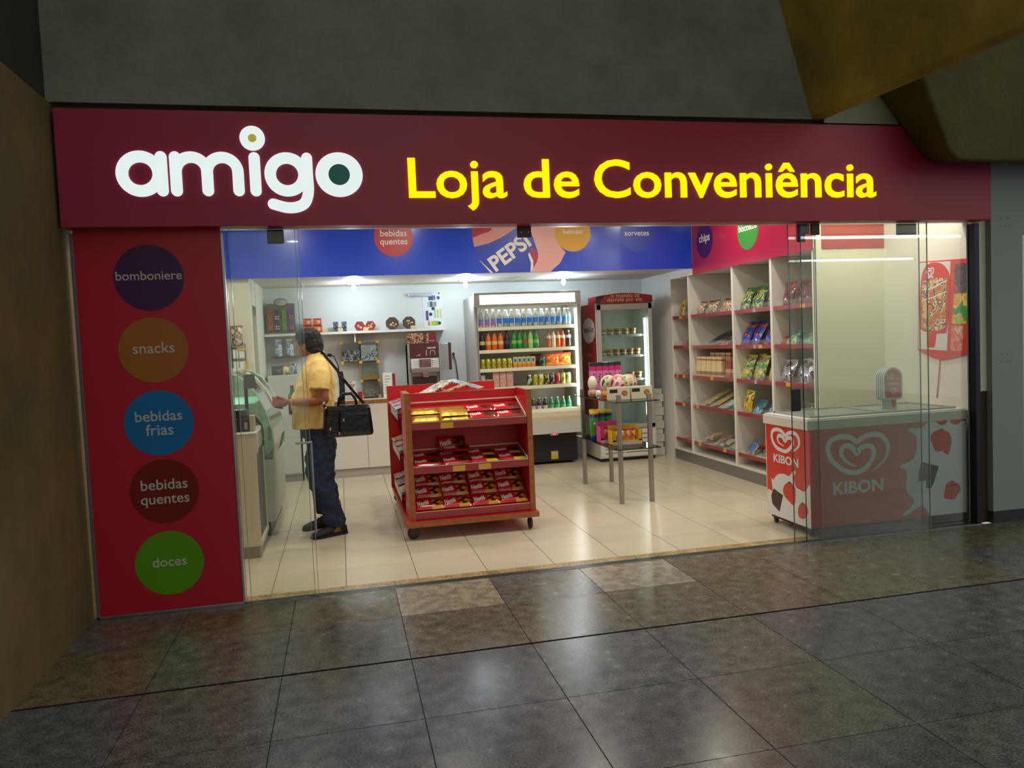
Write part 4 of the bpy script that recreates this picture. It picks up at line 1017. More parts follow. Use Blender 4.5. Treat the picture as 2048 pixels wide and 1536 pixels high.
for i, (x, y, c1, c2) in enumerate(((3.965, 2.22, '5aa838', 'e8c040'), (4.02, 2.12, 'd8505a', 'f0c8d0'), (4.115, 2.14, '58b030', 'f0a040'), (4.19, 2.24, 'c8505a', 'c8c8e0'), (4.10, 2.30, 'd8a040', 'e8e0b0'))):
    t = thing('round_sweet_pack', f'round plate-shaped sweet pack with {["green", "red and white", "bright green", "pale lilac", "golden"][i]} print on the glass table', 'sweet pack', (x, y, ZT), 'round sweet packs on the glass table')
    b = B(); b.lathe([(.078, -.006), (.085, 0), (.078, .006)], (x, y, ZT+.085+.05), 32, 0, 'y'); b.lathe([(.02, 0), (.018, .001)], (x, y, ZT), 8)
    obj('rim', b, mat('pack_rim_%d' % i, 'e8dcb0' if i % 2 == 0 else 'e0a090', .3), t)
    b = B(); b.lathe([(.068, -.0085), (.070, -.006)], (x, y, ZT+.135), 32, 0, 'y'); obj('printed_face', b, patch_mat('round_print_%d' % i, [c1, 'e8e4d8', c2, 'd8d4e0', c1, '4a3a5a'], 13, .3), t)
    b = B(); b.box(x-.03, x+.03, y-.008, y+.008, ZT, ZT+.055); obj('stand', b, mat('pack_stand', 'e4e0d8', .4), t)
t = thing('toy_egg', 'large cream chocolate egg toy on green base at left end of glass table', 'toy', (3.87, 2.42, ZT))
b = B(); b.ell((3.87, 2.42, ZT+.135), (.047, .047, .075), 20, 14); obj('egg', b, mat('egg_cream', 'e2dcc4', .3), t)
b = B(); b.lathe([(.04, 0), (.05, .03), (.045, .065), (.03, .075)], (3.87, 2.42, ZT), 20); obj('base', b, mat('egg_base', 'a8c0a0', .4, var=(50, 'c8503a')), t)
for i, (x, y, hx, nm) in enumerate(((3.865, 2.06, 'd07a2a', 'orange'), (3.90, 1.97, '5a1c18', 'dark red'), (3.855, 2.2, 'd8d4d0', 'white'))):
    b = B(); b.ell((x, y, ZT+.042), (.034, .03, .04), 14, 10); b.lathe([(.02, 0), (.022, .012)], (x, y, ZT), 12)
    tag(obj('foil_sweet', b, mat('foil_'+nm.replace(' ', '_'), hx, .25, .3, bump=(60, .6))), f'small {nm} foil wrapped sweet at left end of glass table', 'sweet', 'small foil sweets on the glass table')
# canisters on the lower shelf
cans = []
for i, (x, y) in enumerate(((3.875, 2.42), (3.965, 2.48), (4.045, 2.50), (3.935, 2.62), (4.03, 2.64))):
    t = thing('snack_canister', f'green and blue canister with yellow lid on lower glass shelf, {["leftmost in front", "second in front", "rightmost in front", "left one behind", "right one behind"][i]}', 'canister', (x, y, ZL), 'canisters on the lower glass shelf')
    b = B(); b.lathe([(.040, 0), (.043, .004), (.043, .255), (.040, .258)], (x, y, ZL), 24); obj('tube', b, band_mat('canister_print', 2, [(0, '1c2c9c'), (.17, '3a8a34'), (.80, '2a8a3a'), (.86, '1c2c8c')], .35), t)
    b = B(); b.lathe([(.046, .256), (.047, .262), (.047, .280), (.042, .285)], (x, y, ZL), 24); obj('lid', b, mat('yellow_lid', 'e0b81c', .4), t)
    b = B(); 
    for k, dx in ((0, -.012), (1, .012)): b.ell((x+dx, y-.0425, ZL+.165), (.010, .003, .012), 10, 8, k)
    b.box(x-.016, x+.016, y-.0445, y-.042, ZL+.11, ZL+.122, 2); obj('printed_marks', b, [whitevinyl, whitevinyl, mat('printed_red_mark', 'b02a20', .4)], t)
for i, (x0, x1, y, c, nm, h0) in enumerate(((3.835, 4.08, 2.12, 'd83a86', 'magenta', .16), (3.885, 4.18, 1.93, 'e2b818', 'yellow', .135))):
    t = thing('display_carton', f'{nm} display carton full of orange sweets on the lower glass shelf', 'carton', ((x0+x1)/2, y, ZL))
    m_ = mat('carton_'+nm, c, .4); b = B()
    b.box(x0, x0+.035, y, y+.003, ZL+.03, ZL+h0); b.box(x1-.035, x1, y, y+.003, ZL+.03, ZL+h0); b.box(x0, x1, y, y+.003, ZL+.0, ZL+.045)
    b.box(x0, x0+.003, y, y+.13, ZL, ZL+h0); b.box(x1-.003, x1, y, y+.13, ZL, ZL+h0); b.box(x0, x1, y+.127, y+.13, ZL, ZL+h0+.04); b.box(x0, x1, y, y+.13, ZL, ZL+.003); obj('carton_walls', b, m_, t)
    b = B(); b.box(x0+.001, x1-.001, y-.0012, y, ZL, ZL+.032); obj('printed_strip', b, mat('carton_strip', 'd0c4bc', .4), t)
    n_ = 4
    for k in range(n_):
        bag('orangesweet', ['d87a24', 'e09a48', 'b84a3a', 'd8904a'], .055, .125, .05, (x0+.06+(x1-x0-.12)*k/(n_-1), y+.045, ZL+.006), (-.12, 0, .1*k), f'orange sweet bag standing in the {nm} carton, {nth(k, n_)}', f'orange sweets in the {nm} carton', 'sweet_bag', 'sweet bag', top='a82a4a', scale=22)

# ------------------------------------------------------------------ OPEN DRINKS COOLER
CX0, CX1, CYF, CYB = 2.995, 4.305, 4.08, 4.84
cgrey = mat('cooler_grey', 'b4b2aa', .45); cin = mat('cooler_liner', 'dcdccf', .4)
s = thing('drinks_cooler', 'tall open grey drinks cooler with lit white header against the back wall', 'cooler', (3.65, 4.46, 0))
b = B(); b.box(CX0, CX0+.045, CYF, CYB, .562, 2.083); obj('side_wall', b, cgrey, s, bevel=.008)
b = B(); b.box(CX1-.045, CX1, CYF, CYB, .562, 2.083); obj('side_wall', b, cgrey, s, bevel=.008)
b = B(); b.box(CX0+.045, CX1-.045, CYB-.09, CYB-.02, .42, 2.0); obj('liner_back', b, cin, s)
b = B(); b.box(CX0+.045, CX1-.045, CYF+.02, CYB-.02, 1.975, 2.10); b.box(CX0, CX1, CYF-.03, CYF+.03, 1.945, 1.975); b.box(CX0, CX1, CYF-.03, CYF+.03, 2.085, 2.112); b.box(CX0, CX0+.07, CYF-.03, CYF+.03, 1.975, 2.085); b.box(CX1-.07, CX1, CYF-.03, CYF+.03, 1.975, 2.085); obj('header_box', b, cgrey, s, bevel=.004)
b = B(); b.box(CX0+.07, CX1-.07, CYF-.022, CYF+.02, 1.976, 2.084); obj('lit_header', b, mat('cooler_header_lit', 'ffffff', .4, emit='ffffff', estr=2.6), s)
b = B(); b.box(CX0+.002, CX1-.002, CYF-.02, CYB, .42, .56); b.prism([(CX0, CYF-.02, .55), (CX0, CYF-.035, .60), (CX0, CYF-.03, .66), (CX0, CYF+.0, .70), (CX0, CYF+.05, .70), (CX0, CYF+.05, .55)], (CX1-CX0, 0, 0)); obj('lower_front', b, mat('cooler_lip_cream', 'd8cfb2', .4), s, bevel=.006)
b = B(); b.box(CX0+.002, CX1-.002, CYF-.024, CYF-.018, .395, .55); obj('lower_panel', b, mat('cooler_lower_grey', 'c4c4be', .45), s)
b = B(); b.box(CX0+.05, CX1-.06, CYF+.13, CYB-.02, .03, .42); obj('compressor_base', b, mat('cooler_black_base', '17181a', .6), s, bevel=.01)
for x in (CX0+.12, CX1-.14):
    b = B(); b.lathe([(.02, 0), (.025, .03)], (x, CYF+.2, 0), 10); b.lathe([(.02, 0), (.025, .03)], (x, CYB-.1, 0), 10); obj('foot', b, black, s)
b = B(); b.box(3.90, 3.99, CYF+.122, CYF+.13, .06, .16); q = obj('yellow_label', b, mat('energy_label', 'c8a81c', .5), s)
b = B(); b.box(3.905, 3.985, CYF+.1205, CYF+.122, .10, .155); obj('white_print', b, mat('label_print', 'b8b48c', .5), q)
b = B(); b.box(3.86, 3.96, CYF-.03, CYF-.018, .372, .402); q = obj('thermostat', b, grey, s, bevel=.004)
b = B(); b.box(3.89, 3.925, CYF-.032, CYF-.03, .378, .396); obj('red_digits', b, mat('red_display', '300808', .3, emit='ff3050', estr=3), q)
CS = [1.705, 1.435, 1.212, .985]
for z in CS:
    b = B(); b.box(CX0+.05, CX1-.06, CYF+.06, CYB-.09, z-.006, z); b.box(CX0+.05, CX1-.055, CYF+.045, CYF+.06, z-.038, z+.002); obj('shelf', b, mat('cooler_shelf_cream', 'ece6cc', .35), s)
b = B(); b.box(CX0+.05, CX1-.05, CYF+.05, CYB-.09, .66, .668); obj('bottom_deck', b, cin, s)
b = B(); b.lathe([(.014, .72), (.014, 1.90)], (CX1-.062, CYF+.015, 0), 12); b2 = obj('light_tube', b, mat('tube_lit', 'ffffff', .3, emit='f0fbff', estr=7), s)
b = B(); b.box(CX0+.028, CX0+.034, CYF-.02, CYF+.02, .7, 1.93); obj('end_glass', b, glassg, s)
lamp('cooler_light', 'AREA', (3.65, CYF+.12, 1.935), 5, (1, 1, .96), 1.0, .06, (math.radians(12), 0, 0), 'RECTANGLE')
lamp('cooler_light', 'AREA', (CX1-.085, CYF+.06, 1.3), 4, (1, 1, .98), 1.1, .03, (0, math.radians(90), 0), 'RECTANGLE')

_bp = {}
def bottle(key, label, group, loc, h=.205, r=.031, body=None, cap=None, lab=None, zl=(.30, .52), neck=.36, cat='bottle'):
    if key in _bp:
        return dup(_bp[key], (loc[0], loc[1], loc[2]+.0015), None, label, group)
    t = thing('drink_bottle', label, cat, (0, 0, 0), group); _bp[key] = t
    b = B(); b.lathe([(r*.82, 0), (r, h*.03), (r*.97, h*.2), (r*.93, h*.4), (r, h*.52), (r*.95, h*.62), (r*.66, h*.78), (r*neck, h*.88), (r*neck, h*.93)], n=16); obj('body', b, body, t)
    b = B(); b.lathe([(r*.42, h*.92), (r*.44, h*.93), (r*.44, h*.99), (r*.38, h)], n=14); obj('cap', b, cap, t)
    if lab is not None:
        b = B(); b.lathe([(r*1.015, h*zl[0]), (r*1.02, (zl[0]+zl[1])/2*h), (r*1.02, h*zl[1])], n=16, cap=False); obj('label', b, lab, t)
    t.location = (loc[0], loc[1], loc[2]+.0015); return t
def can(key, label, group, loc, m, h=.122, r=.031):
    loc = (loc[0], loc[1], loc[2]+.0015)
    if key in _bp: return dup(_bp[key], loc, None, label, group)
    t = thing('drink_can', label, 'can', (0, 0, 0), group); _bp[key] = t
    b = B(); b.lathe([(r*.75, 0), (r, h*.06), (r, h*.90), (r*.84, h*.96)], n=16); obj('body', b, m, t)
    b = B(); b.lathe([(r*.86, h*.955), (r*.86, h*.985), (r*.78, h*.975)], n=16); obj('lid', b, alu, t)
    t.location = loc; return t
pet = glass_mat('clear_bottle_plastic', 'e6f0f8', 1.4, .05, .30)
def L(c): return mat('ink_'+c, c, .35, coat=.3)
# water bottles, top shelf
nW = 16; y = CYF+.115
for i in range(nW):
    x = 3.095 + (4.215-3.095)*i/(nW-1) - (.028 if i == nW-1 else 0)
    if i < 3: bottle('waterpink', f'clear water bottle with violet pink label, top cooler shelf, {nth(i, 3)}', 'pink label water bottles', (x, y, CS[0]), .215, .031, pet, whitevinyl, band_mat('pinklabel', 2, [(0, 'd05a7a'), (.2, '9a8ae0'), (.8, '7a9ae8')]), (.12, .45))
    else: bottle('waterblue', f'clear water bottle with blue label, top cooler shelf, {nth(i-3, 13)}', 'blue label water bottles', (x, y, CS[0]), .205, .033, pet, whitevinyl, mat('ink_waterblue', '3f8ae0', .35), (.22, .50))
    if i % 2 == 0 and i > 2: bottle('waterblue', f'clear water bottle in the second row of the top cooler shelf, {nth((i-4)//2, 6)}', 'water bottles in the second row', (x+.035, y+.09, CS[0]), .205, .033, pet, whitevinyl, L('3f8ae0'), (.22, .50))
# second shelf
row = [('dark2', 'dark soda bottle with red cap and yellow label', '1c1410', 'b03028', 'd8c078'), ('orange', 'orange soda bottle with green cap, left', 'e06a10', '2f7a3a', 'e8c87a'), ('orange', 'orange soda bottle with green cap, middle', 'e06a10', '2f7a3a', 'e8c87a'), ('orange', 'orange soda bottle with green cap, right', 'e06a10', '2f7a3a', 'e8c87a'),
       ('cola', 'black cola bottle beside the orange ones', '181216', '1a1a20', '4a3a6a'), ('green', 'green soda bottle, leftmost of the green ones', '1f8a3a', '2a8a3a', '7ac04a'), ('green', 'green soda bottle, second of the green ones', '1f8a3a', '2a8a3a', '7ac04a'), ('greenred', 'green soda bottle with red mark on label', '2f8a3a', '2a8a3a', 'b0402a'), ('lime', 'pale lime drink bottle among the green ones', '9ad070', '6ab04a', 'c8dc90'), ('green', 'green soda bottle, rightmost of the green ones', '1f8a3a', '2a8a3a', '7ac04a')]
xs2 = [3.10, 3.175, 3.25, 3.325, 3.405, 3.49, 3.56, 3.625, 3.695, 3.765]
for (k, lb, c, cp, lc), x in zip(row, xs2):
    bottle('b_'+k, lb+', second cooler shelf', 'soda bottles on the second cooler shelf', (x, CYF+.12, CS[1]), .222, .034, L(c), L(cp), L(lc), (.28, .48))
for (k, lb, c, cp, lc), x in zip([('amber', 'small amber juice bottle, left one', 'b8641c', 'a03020', 'd8c8a8'), ('whitej', 'small white juice bottle with orange cap', 'd8c8a4', 'c85a28', 'e4e0d0'), ('amber', 'small amber juice bottle behind the white one', 'b8641c', 'a03020', 'd8c8a8'), ('redj', 'small red juice bottle', 'd0401c', 'b83020', 'e8dcc8'), ('darkj', 'small dark bottle with cream top, rightmost', '1c1a20', 'c8a898', 'd0c8b4')], (3.925, 3.985, 4.045, 4.105, 4.18)):
    bottle('s_'+k, lb+', second cooler shelf', 'small juice bottles on the second cooler shelf', (x, CYF+.12, CS[1]), .20, .029, L(c), L(cp), L(lc), (.55, .72))
# third shelf
yc = patch_mat('yellow_can_print', ['c8c832', 'e0d850', '5a8a2a', 'd8a040', 'd8d048'], 34, .25, .3)
for i in range(6): can('yellowcan', f'yellow green drink can on third cooler shelf, {nth(i, 6)}', 'yellow green cans', (3.095+.066*i, CYF+.11, CS[2]), yc)
jb = band_mat('juice_carton_print', 2, [(0, 'd8842a'), (.3, 'd8a84a'), (.45, 'b8c8a8'), (.95, 'd8e0e0')])
for i in range(5):
    CS2 = CS[2]+.0015; t = thing('juice_carton', f'pale juice carton with orange base on third cooler shelf, {nth(i, 5)}', 'carton', (3.49+.056*i, CYF+.11, CS[2]), 'juice cartons on the third cooler shelf'); x = 3.49+.056*i
    b = B(); b.box(x-.026, x+.026, CYF+.09, CYF+.13, CS2, CS2+.125); obj('carton', b, jb, t, bevel=.003)
    b = B(); b.box(x-.012, x+.012, CYF+.0885, CYF+.09, CS[2]+.068, CS[2]+.105); obj('printed_mark', b, mat('print_slate', '4a5a78', .4), t)
can('darkcan', 'dark green can standing alone on third cooler shelf', None, (3.835, CYF+.13, CS[2]), patch_mat('dark_can_print', ['203a34', '2a4a44', '8aa898'], 30, .25, .3))
for i, (x, c) in enumerate(((3.80, 'brown'), (3.97, 'orange'), (4.12, 'orange'))):
    cols = ['6a2a18', '5a2014', '7a3420'] if c == 'brown' else ['e08a14', 'd8401c', 'e8a028', 'e89a1c']
    bag('cool'+c, cols, .17 if c == 'orange' else .16, .135, .07, (x, CYF+(.14 if c == 'orange' else .25), CS[2]+.006), (-.1, .0, .1-.1*i), f'{c} snack bag on third cooler shelf{", "+("left" if i == 1 else "right")+" one" if c == "orange" else " behind the dark can"}', None, top='b83018' if c == 'orange' else None)
# fourth shelf
pb_ = patch_mat('pink_juice_print', ['d8a890', 'b8786a', 'e0c8b8', 'c89088'], 30, .35)
for i in range(4):
    for lv in range(2):
        if i == 0 and lv == 1: continue
        x = 3.16+.085*i; z = CS[3]+.098*lv
        carton('juice_box', f'pink juice box on fourth cooler shelf, {"upper" if lv else "lower"} layer, {nth(i, 4)}', 'box', 'pink juice boxes on the fourth cooler shelf', pb_, .078, .06, .096, (x, CYF+.12, z), 0)
carton('juice_box', 'pale juice box at left end of fourth cooler shelf, on the lower layer', 'box', None, patch_mat('pale_juice_print', ['d8d4c8', 'b8b0a8', '9aa890'], 30, .35), .05, .06, .15, (3.088, CYF+.12, CS[3]), 0)
cc = [('wg', 'white and green', ['d8dcd0', '2f7a3a', '1c2a24']), ('yg', 'yellow', ['d0c020', 'a8a018', 'e0d850']), ('yg2', 'lime yellow', ['c8c840', 'e8e8a0', '8a9a2a']), ('by', 'black and gold', ['2a3a34', 'c89a2a', '3a4a44']), ('ds', 'dark silver', ['2c2a2e', '8a8a8c', '1c1c20']), ('rd', 'red', ['a82820', 'd8402a', '8a1c18']), ('gy', 'green and yellow', ['6a9a3a', 'd8d040', 'e8e8c0']), ('yw', 'white and yellow', ['dcd8a8', 'e0c050', '3a7a44'])]
for i, (k, nm, cols) in enumerate(cc):
    can('c_'+k, f'{nm} drink can on fourth cooler shelf, {nth(i, 8)} of the row', 'mixed cans on the fourth cooler shelf', (3.665+.0705*i, CYF+.12, CS[3]), patch_mat('canp_'+k, cols, 26, .25, .3), .138, .031)
# bottom deck: small bottles
for rw in range(2):
    n_ = 13
    for i in range(n_):
        x = 3.24 + .0765*i + .03*rw
        if x > 4.22: continue
        k, nm, c = ('dk', 'dark', '2a1e22') if i < 9 else ('gr', 'green', '2a7a4a')
        bottle('m_'+k, f'small {nm} bottle with silver cap in bottom of cooler, {"front" if rw == 0 else "back"} row, {nth(i, n_)}', f'small {nm} bottles in the cooler bottom', (x, CYF+.13+.09*rw, .668), .155, .030, L(c), alu, mat('small_label_'+k, 'c8b8b8' if k == 'dk' else '5aa878', .35), (.15, .42), .5)

# ------------------------------------------------------------------ UPRIGHT ICE CREAM FRIDGE
RX0, RX1, RY0, RY1 = 4.485, 5.215, 4.03, 4.62
s = thing('display_fridge', 'upright glass-door ice cream fridge with dark red header beside the drinks cooler', 'fridge', (4.85, 4.32, 0))
fw = mat('fridge_white', 'd8d8d2', .4)
b = B(); b.box(RX0, RX0+.04, RY0+.02, RY1, .04, 1.945); b.box(RX1-.04, RX1, RY0+.02, RY1, .04, 1.945); b.box(RX0+.04, RX1-.04, RY1-.04, RY1, .04, 1.945); b.box(RX0+.04, RX1-.04, RY0+.02, RY1-.04, .04, .40); b.box(RX0+.04, RX1-.04, RY0+.02, RY1-.04, 1.90, 1.945); obj('cabinet', b, fw, s)
b = B(); b.box(RX0, RX1, RY0, RY0+.02, .05, .385); g = obj('lower_grille', b, fw, s, bevel=.006)
for k in range(5):
    z = .10+.055*k
    for x0, x1 in ((RX0+.06, RX0+.30), (RX0+.33, RX1-.05)):
        b = B(); b.box(x0, x1, RY0-.001, RY0+.003, z, z+.008); obj('slot', b, black, g)
b = B(); b.box(RX0+.01, RX1-.01, RY0+.03, RY1-.02, .0, .05); obj('plinth', b, black, s)
n_ = 14; hd = [(RX0+(RX1-RX0)*k/n_, 1.975+.085*math.sin(PI*k/n_)**.7*0+.05+.035*math.sin(PI*k/n_)) for k in range(n_+1)]
b = B(); b.prism([(x, RY0-.015, z) for x, z in hd] + [(RX1, RY0-.015, 1.94), (RX0, RY0-.015, 1.94)], (0, .3, 0)); h_ = obj('header', b, mat('header_dark_red', '9c1420', .3, coat=.3), s)
b = B(); b.prism([(RX0, RY0-.0165, 2.024), (RX0+.12, RY0-.0165, 2.04), (RX0+.04, RY0-.0165, 1.942), (RX0, RY0-.0165, 1.942)], (0, .001, 0)); obj('dark_corner', b, mat('header_darker', '3a0c10', .35), h_)
b = B(); pkl = mat('header_lettering', 'e8b894', .5)
add_text(b, 'o mundo se', (4.86, RY0-.0165, 2.005), UX, UZ, w=.37, center=True, bold=.005, th=.001); obj('lettering', b, pkl, h_)
b = B(); add_text(b, 'derrete por ele.', (4.86, RY0-.0165, 1.958), UX, UZ, w=.46, center=True, bold=.005, th=.001); obj('lettering', b, pkl, h_)
b = B(); 
for x0, x1, z0, z1 in ((RX0+.01, RX0+.06, .40, 1.93), (RX1-.06, RX1-.01, .40, 1.93), (RX0+.01, RX1-.01, .40, .45), (RX0+.01, RX1-.01, 1.86, 1.93)): b.box(x0, x1, RY0-.01, RY0+.02, z0, z1)
d_ = obj('door_frame', b, mat('door_frame_grey', 'b8b8b0', .4, .3), s, bevel=.004)
b = B(); b.box(RX0+.06, RX1-.06, RY0+.0, RY0+.006, .45, 1.86); obj('door_glass', b, glass2, d_)
b = B(); b.box(RX0+.04, RX1-.04, RY1-.05, RY1-.04, .40, 1.90); obj('back_liner', b, mat('fridge_liner', 'a8aca4', .5), s)
for z0, z1 in ((.55, .92), (.93, 1.75)):
    b = B(); b.lathe([(.016, z0), (.016, z1)], (RX1-.085, RY0+.045, 0), 12); obj('light_tube', b, MATS['tube_lit'], s)
lamp('fridge_light', 'AREA', (RX1-.10, RY0+.07, 1.25), 2.2, (1, 1, .97), 1.0, .03, (0, math.radians(90), 0), 'RECTANGLE')
FS = [1.545, 1.29, 1.0, .74]
for z in FS:
    b = B()
    for k in range(12): b.box(RX0+.045, RX1-.045, RY0+.08+.035*k, RY0+.084+.035*k, z-.006, z)
    b.box(RX0+.045, RX1-.12, RY0+.075, RY0+.079, z-.018, z+.012); obj('wire_shelf', b, mat('white_wire', 'c8ccc8', .4), s)
# printed side: red with oval
sp_ = pxm(RX0)
b = B(); decal(b, [(RY0+.03, .55), (RY1-.005, .55), (RY1-.005, 1.94), (RY0+.03, 1.94)], sp_, 0, .001); sd = obj('side_print', b, mat('side_red_print', 'a01c28', .4, var=(2.5, 'a83a30')), s)
b = B(); decal(b, [(4.33+.24*math.cos(2*PI*k/72)*(1+.06*(k % 6 == 0)), 1.62+.155*math.sin(2*PI*k/72)*(1+.10*(k % 6 == 0))) for k in range(72)], sp_, .001, .001); ov = obj('white_oval', b, whitevinyl, sd)
b = B(); add_text(b, 'H\u00e4agen-Dazs', sp_(4.33, 1.60, .002), UY, UZ, w=.40, h=.075, center=True, th=.001); obj('lettering', b, mat('navy_print', '1c2440', .4), ov)
for t_, z_, w_ in (('o mundo', 1.30, .22), ('se derrete', 1.20, .24), ('por ele', 1.10, .2)):
    b = B(); add_text(b, t_, sp_(4.33, z_, .001), UY, UZ, w=w_, center=True, th=.001); obj('lettering', b, mat('orange_print', 'd8602a', .4), sd)
b = B(); decal(b, [(4.12, .56), (4.34, 1.0), (4.50, .56)], sp_, .001, .001); obj('printed_cone', b, mat('cone_print', '8a5a34', .5), sd)
# ice cream cups
cupm = band_mat('cup_print', 2, [(0, '8a4a20'), (.3, 'c8a070'), (.45, 'e4d8c0'), (.6, 'a8642a'), (.9, 'd8b878')])
cp0 = None
def cup(x, y, z, label, group):
    global cp0
    z += .0015
    if cp0 is not None: return dup(cp0, (x, y, z), None, label, group)
    t = thing('ice_cream_cup', label, 'cup', (0, 0, 0), group); cp0 = t
    b = B(); b.lathe([(.033, 0), (.042, .075)], n=18); obj('tub', b, cupm, t)
    b = B(); b.lathe([(.044, .075), (.044, .086), (.040, .088)], n=18); obj('lid', b, mat('cup_lid', 'c89a50', .35), t)
    t.location = (x, y, z); return t
for i in range(5): cup(4.60+.10*i, RY0+.13, FS[0], f'ice cream cup on top fridge shelf, {nth(i, 5)}', 'ice cream cups on the top fridge shelf')
for i in range(6): cup(4.59+.092*i, RY0+.13, FS[1], f'ice cream cup on second fridge shelf, {nth(i, 6)}', 'ice cream cups on the second fridge shelf')
for i in range(2): cup(4.98+.10*i - .02, RY0+.13, FS[2], f'ice cream cup on third fridge shelf, {"left" if i == 0 else "right"} one', 'ice cream cups on the third fridge shelf')
# foam crate behind
s = thing('white_crate_stack', 'stack of notched white foam boxes between the fridge and the corner wall', 'crate', (5.32, 4.36, 0))
for k in range(5):
    z = .003+.17*k; b = B(); b.box(5.235, 5.41, 4.22, 4.52, z, z+.10); b.box(5.235, 5.395, 4.23, 4.51, z+.10, z+.168); obj('foam_box', b, mat('foam_white', 'd0ccc0', .7), s, bevel=.006)

# ------------------------------------------------------------------ BACK COUNTER AND WALL
s = thing('back_counter', 'long white back counter with wood-edged top and cupboard doors', 'counter', (1.8, 4.62, 0))
b = B(); b.box(.95, 2.98, 4.42, 4.84, .10, .872); obj('body', b, lam, s)
b = B(); b.box(.95, 2.98, 4.44, 4.84, .0, .10); obj('plinth', b, mat('counter_plinth', 'b4b2a8', .5), s)
b = B(); b.box(.93, 2.985, 4.385, 4.84, .872, .91); tp = obj('worktop', b, mat('worktop_laminate', 'cfc8b8', .4), s)
b = B(); b.box(.93, 2.985, 4.382, 4.385, .872, .91); obj('edge_band', b, woodedge, tp)
for k, (x0, x1) in enumerate(((.955, 1.30), (1.305, 1.70), (1.705, 2.10), (2.105, 2.50), (2.505, 2.975))):
    b = B(); b.box(x0, x1-.003, 4.402, 4.42, .105, .868); obj('cupboard_door', b, lam, s, bevel=.002)
s = thing('tall_cabinet', 'grey white side cabinet left of the customer below the wall shelf', 'cabinet', (.77, 4.6, 0))
b = B(); b.box(.60, .93, 4.42, 4.84, .08, 1.25); obj('body', b, mat('cabinet_grey_white', 'c8cac8', .45), s)
b = B(); b.box(.603, .927, 4.402, 4.42, .10, 1.245); obj('door', b, mat('cabinet_grey_white', 'c8cac8'), s, bevel=.003)
b = B(); b.box(.60, .93, 4.44, 4.84, 0, .08); obj('plinth', b, grey, s)
s = thing('wall_shelf', 'long white shelf on the back wall holding chocolate tins and boxes', 'shelf', (1.65, 4.7, 1.71))
b = B(); b.box(.575, 2.73, 4.60, 4.848, 1.705, 1.735); obj('board', b, lam, s, bevel=.002)
for x in (1.62,):
    b = B(); b.box(x-.008, x+.008, 4.64, 4.848, 1.60, 1.705); obj('bracket', b, lam, s)
Z1 = 1.736
s = thing('chocolate_rack', 'grey brown rack with four columns of coloured chocolates and oval sign', 'display rack', (.76, 4.72, Z1))
b = B(); b.box(.60, .93, 4.70, 4.80, Z1, Z1+.36); b.box(.60, .93, 4.655, 4.70, Z1, Z1+.02); obj('cabinet', b, mat('rack_taupe', '6a5e56', .5), s, bevel=.004)
b = B(); b.lathe([(.072, -.004), (.078, 0)], (0, 0, 0), 28, 0, 'y'); b.v = [(x+.775, y+4.694, z*.62+Z1+.375) for x, y, z in b.v]; o = obj('oval_sign', b, mat('oval_dark', '55524c', .5), s)
b = B(); b.lathe([(.066, -.006), (.070, -.004)], (0, 0, 0), 28, 0, 'y'); b.v = [(x+.775, y+4.694, z*.60+Z1+.375) for x, y, z in b.v]; obj('oval_face', b, mat('oval_face', 'a8a494', .5), o)
for c, (hx, nm) in enumerate((('a02a24', 'red'), ('3a3432', 'dark'), ('4a8a2a', 'green'), ('6a3a8a', 'purple'))):
    x = .645+.08*c
    b = B(); b.box(x-.025, x+.025, 4.69, 4.70, Z1+.03, Z1+.29); o = obj('chocolate_column', b, mat('col_'+nm, hx, .4), s); o['label'] = nm+' column'
    for k in range(2):
        for dz in (0, .028):
            for dx in (-.013, .013):
                pass
        b = B(); 
        for dz in (0, .028):
            for dx in (-.013, .013): b.ell((x+dx, 4.69, Z1+.06+.12*k+dz), (.010, .006, .010), 8, 6)
        obj('chocolates', b, mat('foil_'+('silver' if nm == 'dark' else 'amber'), 'd8d4cc' if nm == 'dark' else 'c8863a', .25, .4), o)
otm = band_mat('orange_tin_print', 2, [(0, '8a3a24'), (.12, 'c85a2c'), (.55, 'd06a34'), (.85, '8a3424')])
for i in range(2):
    for lv in range(2):
        x = 1.075+.115*i; z = Z1+.085*lv
        t = thing('orange_tin', f'orange and brown box on the wall shelf, {"upper" if lv else "lower"} {"left" if i == 0 else "right"} of the four', 'box', (x, 4.70, z), 'orange boxes on the wall shelf')
        b = B(); b.box(x-.052, x+.052-(.006 if lv else 0), 4.66, 4.74, z, z+.084); obj('carton', b, otm, t, bevel=.004)
        b = B(); b.ell((x+.01, 4.659, z+.04), (.022, .002, .022), 10, 8); obj('printed_swirl', b, mat('swirl_print', 'e0a080', .4), t)
for i, x in enumerate((1.40, 1.50)):
    t = thing('black_gift_tin', f'tall dark box with silver print on the wall shelf, {"left" if i == 0 else "right"} one', 'box', (x, 4.70, Z1), 'dark gift boxes on the wall shelf')
    b = B(); b.box(x-.029, x+.029, 4.68, 4.74, Z1, Z1+.12); b.box(x-.032, x+.032, 4.677, 4.743, Z1+.085, Z1+.122); obj('carton', b, patch_mat('dark_silver_print', ['22262e', '2c313a', '8a8c94', '1c2028'], 40, .35), t, bevel=.002)
